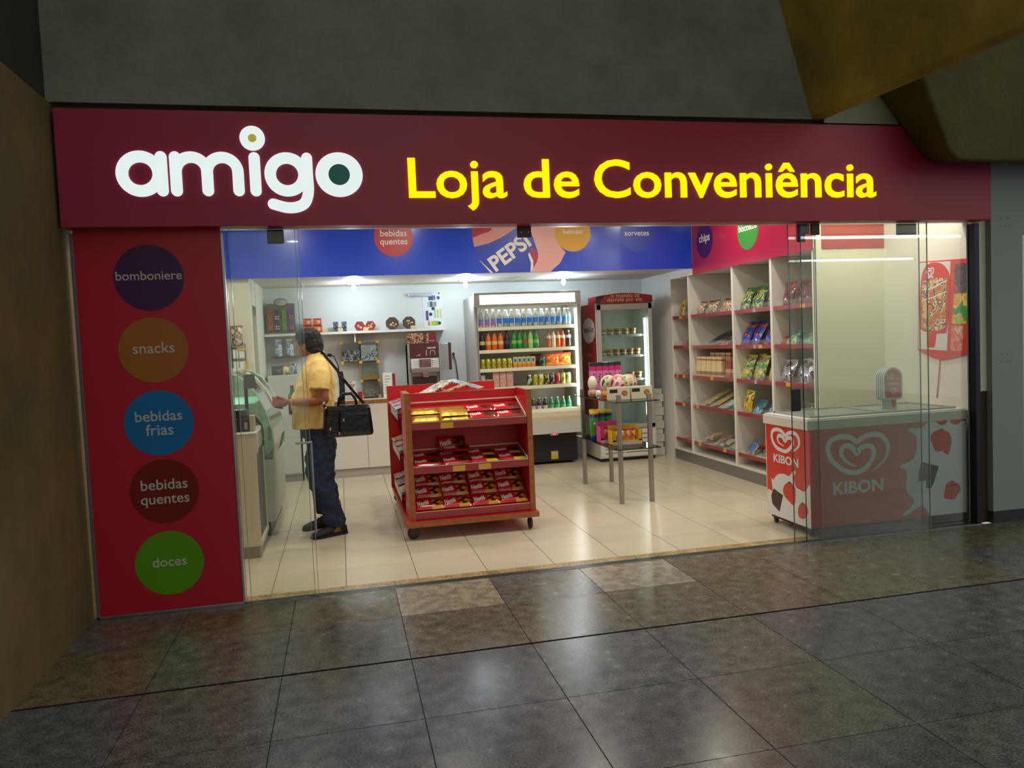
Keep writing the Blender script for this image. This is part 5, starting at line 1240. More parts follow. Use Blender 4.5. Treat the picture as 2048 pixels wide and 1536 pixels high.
for i, (x, n_, r_, c) in enumerate(((1.685, 6, .066, '8a2a30'), (1.815, 6, .066, '942e30'), (2.08, 8, .083, '4a3a30'), (2.285, 8, .083, '4e3c34'))):
    nm = 'hexagonal red' if n_ == 6 else 'octagonal brown'
    t = thing('bonbon_box', f'{nm} chocolate box standing on the wall shelf, {"left" if i % 2 == 0 else "right"} one', 'box', (x, 4.72, Z1), f'{nm} boxes on the wall shelf')
    rz = r_*(math.cos(PI/n_) if n_ == 8 else .866)
    b = B(); b.lathe([(r_, -.015), (r_, .015)], (x, 4.71, Z1+rz), n_, 0, 'y', a0=(PI/8 if n_ == 8 else 0)); bo = obj('box_body', b, mat('bonbon_'+c, c, .35, coat=.4), t, smooth=False)
    b = B(); rg = random.Random(i)
    for k in range(6):
        a = rg.uniform(0, 6.28); q = r_*rg.uniform(.1, .55); b.ell((x+q*math.cos(a), 4.694, Z1+rz+q*math.sin(a)), (.011, .004, .011), 8, 6)
    obj('foil_bonbons', b, mat('bonbon_foil', 'd8b478' if i != 2 else 'd8d4d0', .25, .5), t)
for i, x in enumerate((1.275, 1.455, 1.755, 2.325)):
    b = B(); b.box(x-.03, x+.03, 4.620, 4.623, Z1, Z1+.04); b.box(x-.03, x+.03, 4.620, 4.65, Z1, Z1+.002); tag(obj('price_card', b, mat('pale_price_card', 'd8bc84', .6)), f'small yellow price card on the wall shelf, {nth(i, 4)}', 'price card', 'price cards on the wall shelf')
# drinks poster
s = thing('drinks_poster', 'white poster with small pictures of cans and bottles on the back wall', 'poster', (2.6, 4.85, 1.78))
BW = py(4.849)
b = B(); b.box(2.48, 2.735, 4.845, 4.849, 1.745, 2.195); obj('paper', b, mat('poster_paper', 'dfe3e6', .5), s)
i = 0
for x, z, w, h, c in ((2.57, 2.12, .028, .06, '2a3478'), (2.60, 2.12, .028, .06, '2c3a80'), (2.63, 2.12, .024, .055, '4a5a90'), (2.55, 2.04, .02, .06, '9ab8c0'), (2.585, 2.04, .034, .07, '2a5a4a'), (2.615, 2.04, .02, .06, '7aa08a'), (2.64, 2.04, .026, .06, '9a7a6a'), (2.53, 1.90, .034, .12, '5a4a70'), (2.63, 1.92, .022, .11, '8ac8a0'), (2.665, 1.92, .022, .11, 'a8c878'), (2.70, 1.92, .024, .11, 'e0b878'), (2.55, 1.80, .028, .06, 'c87a6a'), (2.59, 1.80, .03, .06, 'b8b84a'), (2.62, 1.80, .03, .06, 'a8b040'), (2.65, 1.80, .028, .06, '8aa84a')):
    b = B(); b.box(x-w/2, x+w/2, 4.843, 4.845, z-h/2, z+h/2); obj('printed_drink', b, L(c), s)
for x, z in ((2.68, 2.12), (2.61, 1.985), (2.575, 1.915), (2.68, 1.80)):
    b = B(); decal(b, circle(x, z, .022), py(4.845), 0, .001); obj('printed_badge', b, L('1c2a48'), s)
s = thing('emergency_light', 'slim clear emergency light fixed high on the back wall over the octagonal boxes', 'light', (2.45, 4.82, 2.17))
b = B(); b.box(2.30, 2.60, 4.80, 4.848, 2.135, 2.185); obj('housing', b, mat('emergency_housing', 'c4ccd0', .2, .2), s, bevel=.012)
b = B(); b.box(2.32, 2.45, 4.797, 4.80, 2.142, 2.152); obj('printed_line', b, grey, s)
b = B(); b.tube([(2.60, 4.84, 2.18), (2.62, 4.84, 2.205), (2.655, 4.84, 2.20), (2.69, 4.84, 2.175)], .0025, 6); obj('wire', b, white, s)
b = B(); b.lathe([(.010, 0), (.010, .006)], (2.69, 4.842, 2.175), 10, 0, 'y'); obj('plug', b, black, s)
# little glass shelf with tubs
s = thing('small_glass_shelf', 'small glass shelf on the back wall behind the customer, holding white and blue tubs', 'shelf', (.78, 4.75, 1.46))
b = B(); b.box(.62, .98, 4.64, 4.848, 1.455, 1.463); obj('glass', b, glass2, s)
for x in (.66, .94):
    b = B(); b.box(x-.01, x+.01, 4.70, 4.848, 1.44, 1.455); obj('bracket', b, alu, s)
for i, (x, lv) in enumerate(((.72, 0), (.85, 0), (.72, 1), (.85, 1))):
    z = 1.4635+.105*lv
    t = thing('white_blue_tub', f'white and blue gum tub below the wall shelf, {"upper" if lv else "lower"} {"left" if x < .8 else "right"} of four', 'tub', (x, 4.72, z), 'white and blue tubs')
    b = B(); b.lathe([(.040, 0), (.046, .01), (.046, .075), (.040, .08)], (x, 4.72, z), 18); obj('tub', b, patch_mat('tub_print', ['c8ccd4', 'a8b0bc', '3a6ac8', 'd8dce0'], 18, .3), t)
    b = B(); b.lathe([(.044, .08), (.045, .10), (.04, .103)], (x, 4.72, z), 18); obj('lid', b, whitevinyl, t)
for i, (x, w, h, cols, nm) in enumerate(((.70, .13, .09, ['3a3a4a', '5a3a3a', '4a4a5a', '8a3a2a'], 'dark box of toys'), (.80, .08, .10, ['b8342a', '3a6a3a', 'c8a03a', 'd8c8b0'], 'red green toy pack'), (.885, .08, .13, ['8a9498', 'b8c0c4', '3a6a78', '5a5a6a'], 'clear grey toy pack'))):
    tag(bag('toy%d' % i, cols, w, h, .05, (x, 4.60, 1.252), (-.1, 0, .1*i), 'x', None, 'toy_pack', 'toy pack'), nm+' on the tall cabinet left of the customer', 'toy pack')
# acrylic dispenser
s = thing('acrylic_dispenser', 'clear acrylic candy dispenser with yellow clips on the back wall', 'dispenser', (1.66, 4.75, .912))
for x0, x1 in ((1.455, 1.67), (1.68, 1.885)):
    for z0, z1 in ((1.36, 1.60), (1.13, 1.35), (.92, 1.12)):
        if x0 < 1.5 and z0 < 1.2: continue
        b = B(); b.box(x0, x1, 4.70, 4.704, z0, z1); b.box(x0, x1, 4.83, 4.834, z0, z1); b.box(x0, x0+.004, 4.70, 4.834, z0, z1); b.box(x1-.004, x1, 4.70, 4.834, z0, z1); b.box(x0, x1, 4.70, 4.834, z0, z0+.004); obj('acrylic_bin', b, acr, s)
b = B(); b.box(1.46, 1.67, 4.72, 4.82, 1.37, 1.50); obj('dark_sweets', b, patch_mat('dark_sweets', ['26262a', 'd8dce0', '3a3a3e', '1c1c20'], 20, .15, .6), s)
b = B(); b.box(1.685, 1.88, 4.72, 4.82, 1.37, 1.56); obj('silver_sweets', b, patch_mat('silver_sweets', ['c8ccd0', 'e8ecf0', '5a5a60', 'd8dce0'], 16, .15, .7), s)
b = B(); b.box(1.685, 1.88, 4.72, 4.82, 1.135, 1.20); obj('yellow_sweets', b, patch_mat('yellow_sweets', ['c89a2a', 'e0c060', 'a87a1c'], 50, .3), s)
b = B(); b.box(1.685, 1.88, 4.72, 4.82, .925, 1.02); obj('grey_sweets', b, patch_mat('grey_sweets', ['a8a49c', '5a5654', 'c8c4bc'], 60, .3), s)
for x in (1.455, 1.675, 1.885):
    for z in (1.60, 1.355, 1.125, .93):
        if x < 1.5 and z < 1.1: continue
        b = B(); b.box(x-.018, x+.018, 4.690, 4.70, z-.018, z+.018); obj('yellow_clip', b, mat('yellow_clip', 'e0a01c', .4), s)
t = thing('paper_flyer_holder', 'white price list card standing on the back counter beside the coffee machine', 'sign', (1.98, 4.6, .912))
b = B(); b.box(1.925, 2.035, 4.60, 4.604, .912, 1.215); obj('card', b, whitevinyl, t); b = B(); b.box(1.925, 2.035, 4.60, 4.66, .9105, .914); obj('foot', b, whitevinyl, t)
for k in range(7):
    b = B(); b.box(1.945, 1.97+.04*(k < 2)+.01*(k % 3), 4.5985, 4.60, 1.17-.035*k, 1.176-.035*k); obj('printed_line', b, mat('grey_ink', '6a6a70', .5), t)
b = B(); b.box(2.045, 2.075, 4.60, 4.68, .912, 1.20); tag(obj('red_folder', b, mat('red_folder', '9a1c24', .4), bevel=.003), 'narrow red folder between the price list and the coffee machine', 'folder')
b = B(); b.box(1.53, 1.60, 4.58, 4.64, .912, 1.13); tag(obj('leaflet_box', b, patch_mat('leaflet_print', ['d8d0cc', 'e0d8d4', 'b88a80'], 20, .4), bevel=.002), 'pale leaflet box in front of the acrylic dispenser', 'box')
b = B(); b.box(1.62, 1.67, 4.58, 4.64, .912, 1.0); tag(obj('red_sweet_box', b, mat('red_box_plain', '9a1c20', .4), bevel=.002), 'small dark red box right of the pale leaflet box', 'box')
# coffee machine
s = thing('coffee_machine', 'grey and maroon coffee machine with picture panel on the back counter', 'coffee machine', (2.43, 4.6, .912))
X0, X1, Y0, Y1 = 2.235, 2.635, 4.50, 4.80
mar = mat('machine_maroon', '4a141c', .3, coat=.3); msil = mat('machine_silver', 'a8aaa8', .3, .5)
b = B(); b.box(X0, X0+.025, Y0, Y1, .912, 1.55); b.box(X1-.025, X1, Y0, Y1, .912, 1.55); b.box(X0, X1, Y0+.08, Y1, .912, 1.55); b.box(X0, X1, Y0, Y1, .912, .95); obj('body', b, msil, s, bevel=.006)
b = B(); b.box(X0+.025, X1-.025, Y0-.005, Y0+.08, 1.37, 1.555); p = obj('upper_panel', b, mar, s, bevel=.004)
b = B(); add_text(b, 'NESCAF\u00c9', (X0+.235, Y0-.006, 1.485), UX, UZ, w=.105, bold=.02, th=.001); obj('lettering', b, whitevinyl, p)
b = B(); b.box(X0+.22, X0+.228, Y0-.007, Y0-.005, 1.40, 1.47); b.tube([(X0+.27, Y0-.007, 1.40), (X0+.275, Y0-.007, 1.455), (X0+.30, Y0-.007, 1.465), (X0+.325, Y0-.007, 1.455), (X0+.33, Y0-.007, 1.40)], .004, 6); b.tube([(X0+.10, Y0-.007, 1.40), (X0+.15, Y0-.007, 1.42), (X0+.13, Y0-.007, 1.395)], .004, 6); obj('printed_mark', b, mat('print_cream', 'c8c0b4', .4), p)
b = B(); b.prism([(X0+.03, Y0-.03, 1.25), (X0+.03, Y0-.005, 1.37), (X0+.03, Y0+.08, 1.37), (X0+.03, Y0+.08, 1.20), (X0+.03, Y0-.02, 1.20)], (X1-X0-.06, 0, 0)); p = obj('control_panel', b, msil, s)
b = B(); b.box(X0+.13, X0+.27, Y0-.036, Y0-.022, 1.262, 1.36); obj('screen', b, patch_mat('screen_print', ['5a4a50', '8a4a50', '6a5a60'], 12, .2), p)
for k in range(4):
    for x in (X0+.09, X1-.09):
        b = B(); b.box(x-.018, x+.018, Y0-.036, Y0-.02, 1.262+.026*k, 1.278+.026*k); obj('button', b, whitevinyl, p, bevel=.002)
b = B(); b.box(X0+.17, X0+.24, Y0-.02, Y0+.04, 1.14, 1.20); obj('spout', b, chrome, s, bevel=.006)
b = B(); b.box(X0+.05, X1-.05, Y0+.07, Y0+.08, .96, 1.15); obj('dark_niche', b, mat('niche_dark', '3a2424', .5), s)
b = B(); b.box(X0+.03, X1-.03, Y0-.03, Y0+.08, .912, .955); obj('drip_tray', b, dgrey, s, bevel=.004)
b = B(); b.box(X0+.01, X1-.035, Y0+.10, Y0+.108, 1.555, 1.68); p = obj('picture_board', b, patch_mat('food_picture', ['3a2420', 'b8643a', '5a3420', 'd8b890', '6a3a24', 'c88a50'], 12, .4), s)
b = B(); b.box(X1-.13, X1-.036, Y0+.098, Y0+.10, 1.556, 1.679); obj('maroon_field', b, mat('board_maroon', '7a1428', .4), p)
b = B(); add_text(b, 'NESCAF\u00c9', (X1-.12, Y0+.0975, 1.575), UX, UZ, w=.06, bold=.02, th=.001); obj('lettering', b, whitevinyl, p)
s = thing('cup_price_panel', 'narrow silver panel with maroon edge hanging right of the coffee machine', 'panel', (2.70, 4.60, 1.20))
b = B(); b.box(2.645, 2.775, 4.585, 4.60, 1.22, 1.545); obj('plate', b, msil, s, bevel=.006)
b = B(); b.box(2.742, 2.777, 4.583, 4.585, 1.215, 1.55); b.box(2.742, 2.777, 4.583, 4.60, 1.215, 1.22); q = obj('maroon_edge', b, mar, s)
for k in range(8):
    b = B(); b.box(2.655, 2.72, 4.5835, 4.585, 1.26+.032*k, 1.264+.032*k); obj('printed_line', b, grey, s)
b = B(); b.box(2.636, 2.65, 4.57, 4.61, 1.25, 1.50); obj('bracket', b, msil, s)
s = thing('wall_socket', 'wall socket with black plug and cable right of the coffee machine', 'socket', (2.84, 4.85, 1.38))
b = B(); b.box(2.80, 2.885, 4.842, 4.849, 1.36, 1.44); obj('plate', b, white, s, bevel=.003)
b = B(); b.box(2.825, 2.85, 4.81, 4.842, 1.385, 1.42); obj('plug', b, black, s, bevel=.004)
b = B(); b.tube([(2.838, 4.815, 1.39), (2.86, 4.81, 1.30), (2.875, 4.815, 1.15), (2.885, 4.82, .95), (2.885, 4.82, .93)], .006, 8); obj('cable', b, plug, s)
s = thing('wall_socket', 'wall socket with black plug right of the customer’s head', 'socket', (1.28, 4.85, 1.47))
b = B(); b.box(1.25, 1.35, 4.842, 4.849, 1.42, 1.50); obj('plate', b, white, s, bevel=.003)
b = B(); b.box(1.28, 1.33, 4.805, 4.842, 1.44, 1.475); obj('plug', b, black, s, bevel=.004)
b = B(); b.tube([(1.31, 4.81, 1.46), (1.36, 4.80, 1.44), (1.40, 4.81, 1.33), (1.42, 4.82, 1.15), (1.42, 4.82, .93)], .006, 8); obj('cable', b, plug, s)

# ------------------------------------------------------------------ CASH COUNTER AND DISPLAY CASE
s = thing('cash_counter', 'pale cash counter with slanted dark open side behind the left glass', 'counter', (.45, 1.35, 0))
b = B(); b.box(.12, .775, 1.05, 1.66, .09, .925); b.prism([(.775, 1.05, .09), (.775, 1.05, .925), (.805, 1.05, .925), (.805, 1.05, .79), (.79, 1.05, .77), (.79, 1.05, .09)], (0, .03, 0)); b.box(.775, .79, 1.63, 1.66, .09, .79); obj('body', b, mat('counter_cream', 'd0ccb0', .45), s)
b = B(); b.box(.776, .779, 1.08, 1.63, .12, .78); obj('open_side', b, mat('counter_recess_shade', '55504c', .5), s)  # flat dark sheet, painted as the shade inside the open recess
b = B(); b.box(.779, .795, 1.08, 1.63, .09, .12); obj('side_ledge', b, MATS['counter_cream'], s)
b = B(); b.box(.11, .80, 1.045, 1.665, .925, .932); obj('top_board', b, mat('counter_top_pale', 'c8c8b8', .35), s)
b = B(); b.box(.14, .78, 1.06, 1.65, 0, .09); obj('plinth', b, mat('counter_plinth_grey', '8e8c78', .5), s)
zc = .933
s = thing('till_printer', 'black receipt printer and till base on the cash counter', 'printer', (.66, 1.28, zc))
b = B(); b.box(.58, .735, 1.20, 1.40, zc, zc+.10); b.box(.60, .72, 1.24, 1.38, zc+.10, zc+.16); obj('body', b, black, s, bevel=.008)
b = B(); b.box(.705, .725, 1.196, 1.2, zc+.02, zc+.07); obj('grey_label', b, grey, s)
b = B(); b.box(.74, .775, 1.20, 1.30, zc, zc+.12); tag(obj('card_terminal', b, mat('beige_plastic', 'a89c84', .5), bevel=.006), 'small beige card terminal beside the black receipt printer', 'terminal')
s = thing('till_monitor', 'dark till screen on a pole above the cash counter', 'monitor', (.69, 1.38, zc))
b = B(); b.tube([(.70, 1.46, zc), (.70, 1.46, zc+.30), (.71, 1.40, zc+.36)], .014, 10); b.lathe([(.04, zc), (.04, zc+.012)], (.70, 1.46, 0), 14); obj('pole', b, dgrey, s)
b = B(); b.hexa([(.70, 1.34, 1.25), (.79, 1.42, 1.245), (.785, 1.44, 1.25), (.695, 1.36, 1.255), (.705, 1.34, 1.36), (.775, 1.40, 1.36), (.77, 1.42, 1.36), (.70, 1.36, 1.36)]); obj('screen', b, mat('screen_back', '3e3c3e', .4), s, bevel=.003)
b = B()
for k in range(3): b.tube([(.735+.01*k, 1.38, zc+.12), (.77+.01*k, 1.42, zc+.05), (.80, 1.45+.03*k, zc+.02), (.815, 1.42, .86), (.81, 1.35+.05*k, .80)], .004, 6)
tag(obj('cables', b, plug), 'black cables trailing over the edge of the cash counter', 'cable')
s = thing('hanging_snack_rack', 'small rack with a grid of white panes left edge behind the red panel', 'rack', (.43, 3.33, 1.2))
b = B(); b.tube([(.37, 3.34, 1.10), (.37, 3.34, 1.62)], .004, 6); b.tube([(.50, 3.34, 1.10), (.50, 3.34, 1.62)], .004, 6)
for z in (1.22, 1.34, 1.46, 1.58): b.tube([(.37, 3.335, z), (.50, 3.335, z)], .004, 6)
obj('wire_frame', b, dgrey, s)
for r in range(3):
    for c in range(2):
        x = .385+.058*c; z = 1.235+.12*r; b = B(); b.box(x, x+.045, 3.30, 3.325, z, z+.085)  # plain white blocks filling a small grid in the rack
        tag(obj('white_pane', b, mat('white_pane', 'e8ebec', .3), bevel=.003), f'white pane in the left wall rack, {["lowest", "middle", "top"][r]} row, {"left" if c == 0 else "right"}', 'pack', 'white panes in the left wall rack')
b = B(); b.box(.43, .52, 3.29, 3.295, 1.555, 1.58); b.box(.50, .525, 3.29, 3.295, 1.20, 1.44); obj('yellow_tag', b, tagy, s)
bag('brownsnack', ['8a6a4a', 'b89878', '6a4a34', 'c8c0b0'], .12, .19, .07, (.43, 3.30, 1.60), (0, 0, .1), 'brown and cream snack bag on the left wall rack', None)
# curved pastry case
s = thing('pastry_case', 'curved green-tinted glass display case on a pale base left of the customer', 'display case', (.5, 2.35, 0))
PC = [(.50, 1.375), (.60, 1.345), (.68, 1.285), (.755, 1.18), (.815, 1.04), (.855, .88), (.865, .76), (.85, .645)]
PC = [(p[0], p[1]) for p in PC]
Ya, Yb = 1.72, 2.95
b = B(); b.box(.12, .845, Ya, Yb, .12, .64); obj('base_cabinet', b, mat('case_base_grey', 'b4b4a4', .45), s, bevel=.005)
b = B(); b.box(.14, .80, Ya+.02, Yb-.02, 0, .12); obj('plinth', b, dgrey, s)
b = B(); n = len(PC)
for k in range(n-1):
    (x0, z0), (x1, z1) = PC[k], PC[k+1]; b.quad((x0, Ya, z0), (x1, Ya, z1), (x1, Yb, z1), (x0, Yb, z0))
obj('curved_glass', b, glass_mat('case_glass', 'e2f0e8', 1.4, 0, .10), s, smooth=True)
for y, nm in ((Ya, 'end_glass'), (Yb, 'end_glass')):
    b = B(); b.prism([(.14, y, .645)] + [(x, y, z) for x, z in PC[::-1]] + [(.14, y, 1.375)], (0, .006, 0)); obj(nm, b, glassg, s)
    b = B(); b.tube([(x, y+.003, z) for x, z in PC], .006, 6); obj('edge_trim', b, mat('case_edge_green', 'b8d8c4', .3), s)
b = B(); b.box(.12, .52, Ya, Yb, 1.365, 1.385); obj('top_board', b, cream, s)
b = B()
for k in range(1, 4):
    (x0, z0), (x1, z1) = PC[k], PC[k+1]; b.hexa([(x0+.004, 2.40, z0), (x1+.004, 2.40, z1), (x1+.004, 2.46, z1), (x0+.004, 2.46, z0), (x0+.010, 2.40, z0+.008), (x1+.010, 2.40, z1+.008), (x1+.010, 2.46, z1+.008), (x0+.010, 2.46, z0+.008)])
obj('cream_rib', b, cream, s)
for z in (.66, .88, 1.10):
    b = B(); b.box(.16, .80 if z < 1 else .72, Ya+.03, Yb-.03, z, z+.006); obj('inner_shelf', b, mat('case_shelf_mint', 'b4dcca', .3), s)
rg = random.Random(5)
for r, z in enumerate((.667, .887)):
    for k in range(7):
        x = .62; y = 1.85+.16*k
        b = B(); b.ell((x+rg.uniform(-.04, .06), y, z+.028), (.05, .055, .026), 12, 8)
        tag(obj('pastry', b, mat(['pastry_gold', 'pastry_brown', 'pastry_cream'][k % 3], ['b8803a', '8a5a34', 'd8c8a0'][k % 3], .6, bump=(40, .4))), f'pastry on the {["lower", "upper"][r]} tray inside the curved glass case, {nth(k, 7)}', 'pastry', 'pastries in the curved case')
lamp('case_light', 'AREA', (.50, 2.33, 1.35), 3.5, (.86, 1, .94), 1.0, .05, (0, 0, PI/2), 'RECTANGLE')

# ------------------------------------------------------------------ CUSTOMER
skin = mat('skin_tan', 'a5663c', .5); skin.node_tree.nodes['Principled BSDF'].inputs['Subsurface Weight'].default_value = .05
hairm = mat('black_hair', '0e0c0c', .45, bump=(90, .8)); shirtm = mat('yellow_shirt', 'f0cf7c', .75, bump=(9, .35))
jeanm = mat('blue_jeans', '2a3c58', .8, var=(7, '1e2c44'), bump=(9, .5)); leather = mat('black_leather', '0c0c0d', .2, bump=(25, .25)); shoem = mat('dark_shoe', '1c1814', .6)
def remesh(o, vox, smooth=4, noise=None):
    m = o.modifiers.new('r', 'REMESH'); m.mode = 'VOXEL'; m.voxel_size = vox; m.use_smooth_shade = True
    m = o.modifiers.new('s', 'SMOOTH'); m.factor = .5; m.iterations = smooth
    if noise:
        t = bpy.data.textures.new('folds', 'CLOUDS'); t.noise_scale = noise[0]
        m = o.modifiers.new('d', 'DISPLACE'); m.texture = t; m.strength = noise[1]; m.mid_level = .5; m.texture_coords = 'LOCAL'
    dg = bpy.context.evaluated_depsgraph_get(); me = bpy.data.meshes.new_from_object(o.evaluated_get(dg))
    o.modifiers.clear(); o.data = me
    me.polygons.foreach_set('use_smooth', [True]*len(me.polygons))
    return o
per = thing('person', 'person in yellow shirt and blue jeans with a black shoulder bag, facing the pastry case', 'person', (1.28, 1.70, 0))
Ty = Matrix.Rotation(-.35, 3, 'Y')
b = B()
# torso core, neck, head
b.rings([(1.22, 1.72, .86, .13, .15), (1.22, 1.72, 1.05, .13, .16), (1.245, 1.72, 1.28, .12, .18), (1.25, 1.72, 1.40, .09, .17), (1.245, 1.72, 1.46, .065, .09), (1.235, 1.72, 1.49, .055, .06), (1.21, 1.72, 1.54, .052, .056), (1.195, 1.72, 1.58, .06, .06)], 20)
HR = Matrix.Rotation(-.55, 3, 'Z'); HC = Vector((1.195, 1.725, 1.55)); hd0 = len(b.v)
b.ell((1.185, 1.725, 1.60), (.096, .076, .105), 24, 16)          # cranium
b.ell((1.135, 1.725, 1.555), (.060, .058, .085), 20, 14)         # face
b.ell((1.125, 1.725, 1.505), (.040, .040, .035), 16, 10)         # jaw
b.ell((1.072, 1.725, 1.562), (.022, .013, .022), 12, 8)          # nose
b.ell((1.082, 1.725, 1.522), (.016, .024, .009), 12, 8)          # lips
b.ell((1.092, 1.725, 1.592), (.02, .045, .012), 12, 8)           # brow
for sy in (-1, 1): b.ell((1.19, 1.725+sy*.076, 1.56), (.02, .010, .032), 12, 8)   # ears
for q in range(hd0, len(b.v)):
    v = Vector(b.v[q]) - HC; b.v[q] = tuple(HR @ v + HC)
# near arm
b.tube([(1.265, 1.56, 1.40), (1.275, 1.51, 1.33), (1.285, 1.48, 1.22), (1.290, 1.465, 1.13)], [.052, .050, .047, .042], 14)
b.ell((1.288, 1.465, 1.128), (.042, .040, .042), 14, 10)
b.tube([(1.288, 1.465, 1.128), (1.20, 1.475, 1.115), (1.10, 1.50, 1.112), (1.01, 1.53, 1.118)], [.041, .040, .033, .026], 14)
b.ell((.965, 1.54, 1.118), (.045, .020, .040), 16, 10)
def finger(b, pts, r0, r1):
    n = len(pts); b.tube(pts, [r0+(r1-r0)*k/(n-1) for k in range(n)], 8); b.ell(pts[-1], (r1, r1, r1), 8, 6); 
    for p in pts[1:-1]: b.ell(p, (r0*.95,)*3, 8, 6)
for k, (dz, ln) in enumerate(((.030, 1.0), (.010, 1.08), (-.010, 1.0), (-.029, .82))):
    z = 1.118+dz
    finger(b, [(.935, 1.542, z), (.905-.012*ln, 1.528, z+.004), (.893, 1.548+.01*ln, z+.003), (.905, 1.572, z)], .0088, .0070)
finger(b, [(.975, 1.528, 1.142), (.95, 1.520, 1.160), (.925, 1.535, 1.166), (.910, 1.55, 1.160)], .0098, .0080)
# far arm
b.tube([(1.235, 1.89, 1.40), (1.23, 1.935, 1.30), (1.22, 1.94, 1.14)], [.052, .048, .042], 14)
b.ell((1.22, 1.94, 1.135), (.042, .042, .042), 14, 10)
b.tube([(1.22, 1.94, 1.135), (1.15, 1.87, 1.12), (1.09, 1.78, 1.12)], [.041, .036, .027], 14)
b.ell((1.075, 1.745, 1.12), (.024, .040, .036), 16, 10)
for k, dz in enumerate((.028, .010, -.008, -.025)):
    z = 1.12+dz
    finger(b, [(1.065, 1.715, z), (1.045, 1.695, z+.002), (1.010, 1.700, z+.001), (1.000, 1.73, z)], .0088, .007)
finger(b, [(1.09, 1.735, 1.145), (1.082, 1.765, 1.155), (1.05, 1.785, 1.155)], .0098, .008)
# legs inside the jeans
for (hx, hy, kx, ky, ax, ay) in ((1.245, 1.63, 1.24, 1.58, 1.325, 1.585), (1.235, 1.81, 1.19, 1.86, 1.25, 1.93)):
    b.tube([(hx, hy, .90), (hx, hy, .72), (kx, ky, .47), (ax+.005, ay, .25), (ax, ay, .08)], [.085, .080, .055, .048, .036], 14)
b.ell((1.24, 1.72, .88), (.12, .15, .08), 18, 10)
body = obj('body', b, skin, per); remesh(body, .0048, 2)
for sy in (-1, 1):
    b = B(); b.ell(HR @ (Vector((1.0975, 1.725+sy*.028, 1.575)) - HC) + HC, (.010, .010, .008), 10, 8); obj('eye', b, mat('eye_white', 'd8d4cc', .3), per)
b = B()
b.ell((1.195, 1.725, 1.617), (.106, .088, .096), 26, 16); b.ell((1.235, 1.725, 1.575), (.075, .084, .085), 22, 14); b.ell((1.145, 1.725, 1.645), (.072, .075, .055), 20, 12); b.ell((1.262, 1.725, 1.535), (.044, .070, .060), 16, 10); b.ell((1.225, 1.725, 1.565), (.062, .086, .065), 16, 10)
for sy in (-1, 1): b.ell((1.175, 1.725+sy*.070, 1.595), (.045, .016, .042), 14, 10)
for q in range(len(b.v)):
    v = Vector(b.v[q]) - HC; b.v[q] = tuple(HR @ v + HC)
h = obj('hair', b, hairm, per); remesh(h, .006, 2, (.02, .016))
# shirt
b = B()
b.rings([(1.175, 1.715, .885, .155, .195), (1.18, 1.715, .90, .162, .20), (1.19, 1.715, 1.00, .165, .20), (1.205, 1.715, 1.12, .168, .203), (1.225, 1.715, 1.24, .160, .205), (1.245, 1.715, 1.34, .135, .205), (1.25, 1.715, 1.41, .110, .195), (1.255, 1.715, 1.455, .085, .145), (1.248, 1.72, 1.475, .070, .095), (1.243, 1.72, 1.490, .062, .075)], 28)
b.ell((1.135, 1.715, 1.09), (.125, .165, .14), 20, 12)
b.ell((1.262, 1.56, 1.395), (.075, .075, .07), 16, 12); b.ell((1.24, 1.88, 1.395), (.075, .075, .07), 16, 12)
b.tube([(1.262, 1.56, 1.40), (1.268, 1.505, 1.33), (1.262, 1.475, 1.24), (1.258, 1.468, 1.205)], [.074, .079, .083, .085], 18)
b.tube([(1.235, 1.88, 1.40), (1.23, 1.935, 1.32), (1.225, 1.945, 1.21)], [.074, .078, .080], 18)
sh_ = obj('shirt', b, shirtm, per); remesh(sh_, .007, 3, (.11, .022))
b = B(); b.tube([(1.243+.060*math.cos(a), 1.72+.074*math.sin(a), 1.490-.012*math.cos(a)*-1) for a in [2*PI*k/20 for k in range(21)]], .009, 8, cap=False); obj('collar', b, shirtm, sh_)
# jeans
b = B()
b.rings([(1.225, 1.72, .945, .145, .175), (1.235, 1.72, .88, .150, .180), (1.24, 1.72, .80, .140, .178)], 24)
b.rings([(1.25, 1.635, .84, .115, .095), (1.255, 1.63, .72, .110, .092), (1.245, 1.60, .58, .100, .085), (1.24, 1.585, .46, .096, .080), (1.275, 1.58, .32, .088, .078), (1.305, 1.585, .18, .085, .078), (1.318, 1.585, .115, .088, .08), (1.33, 1.59, .065, .07, .07)][::-1], 22)
b.rings([(1.235, 1.81, .84, .11, .095), (1.22, 1.83, .70, .105, .09), (1.195, 1.855, .58, .095, .085), (1.185, 1.87, .46, .088, .08), (1.215, 1.90, .32, .082, .076), (1.24, 1.925, .18, .080, .076), (1.25, 1.93, .115, .082, .078)][::-1], 22)
j_ = obj('jeans', b, jeanm, per); remesh(j_, .007, 2, (.06, .042))
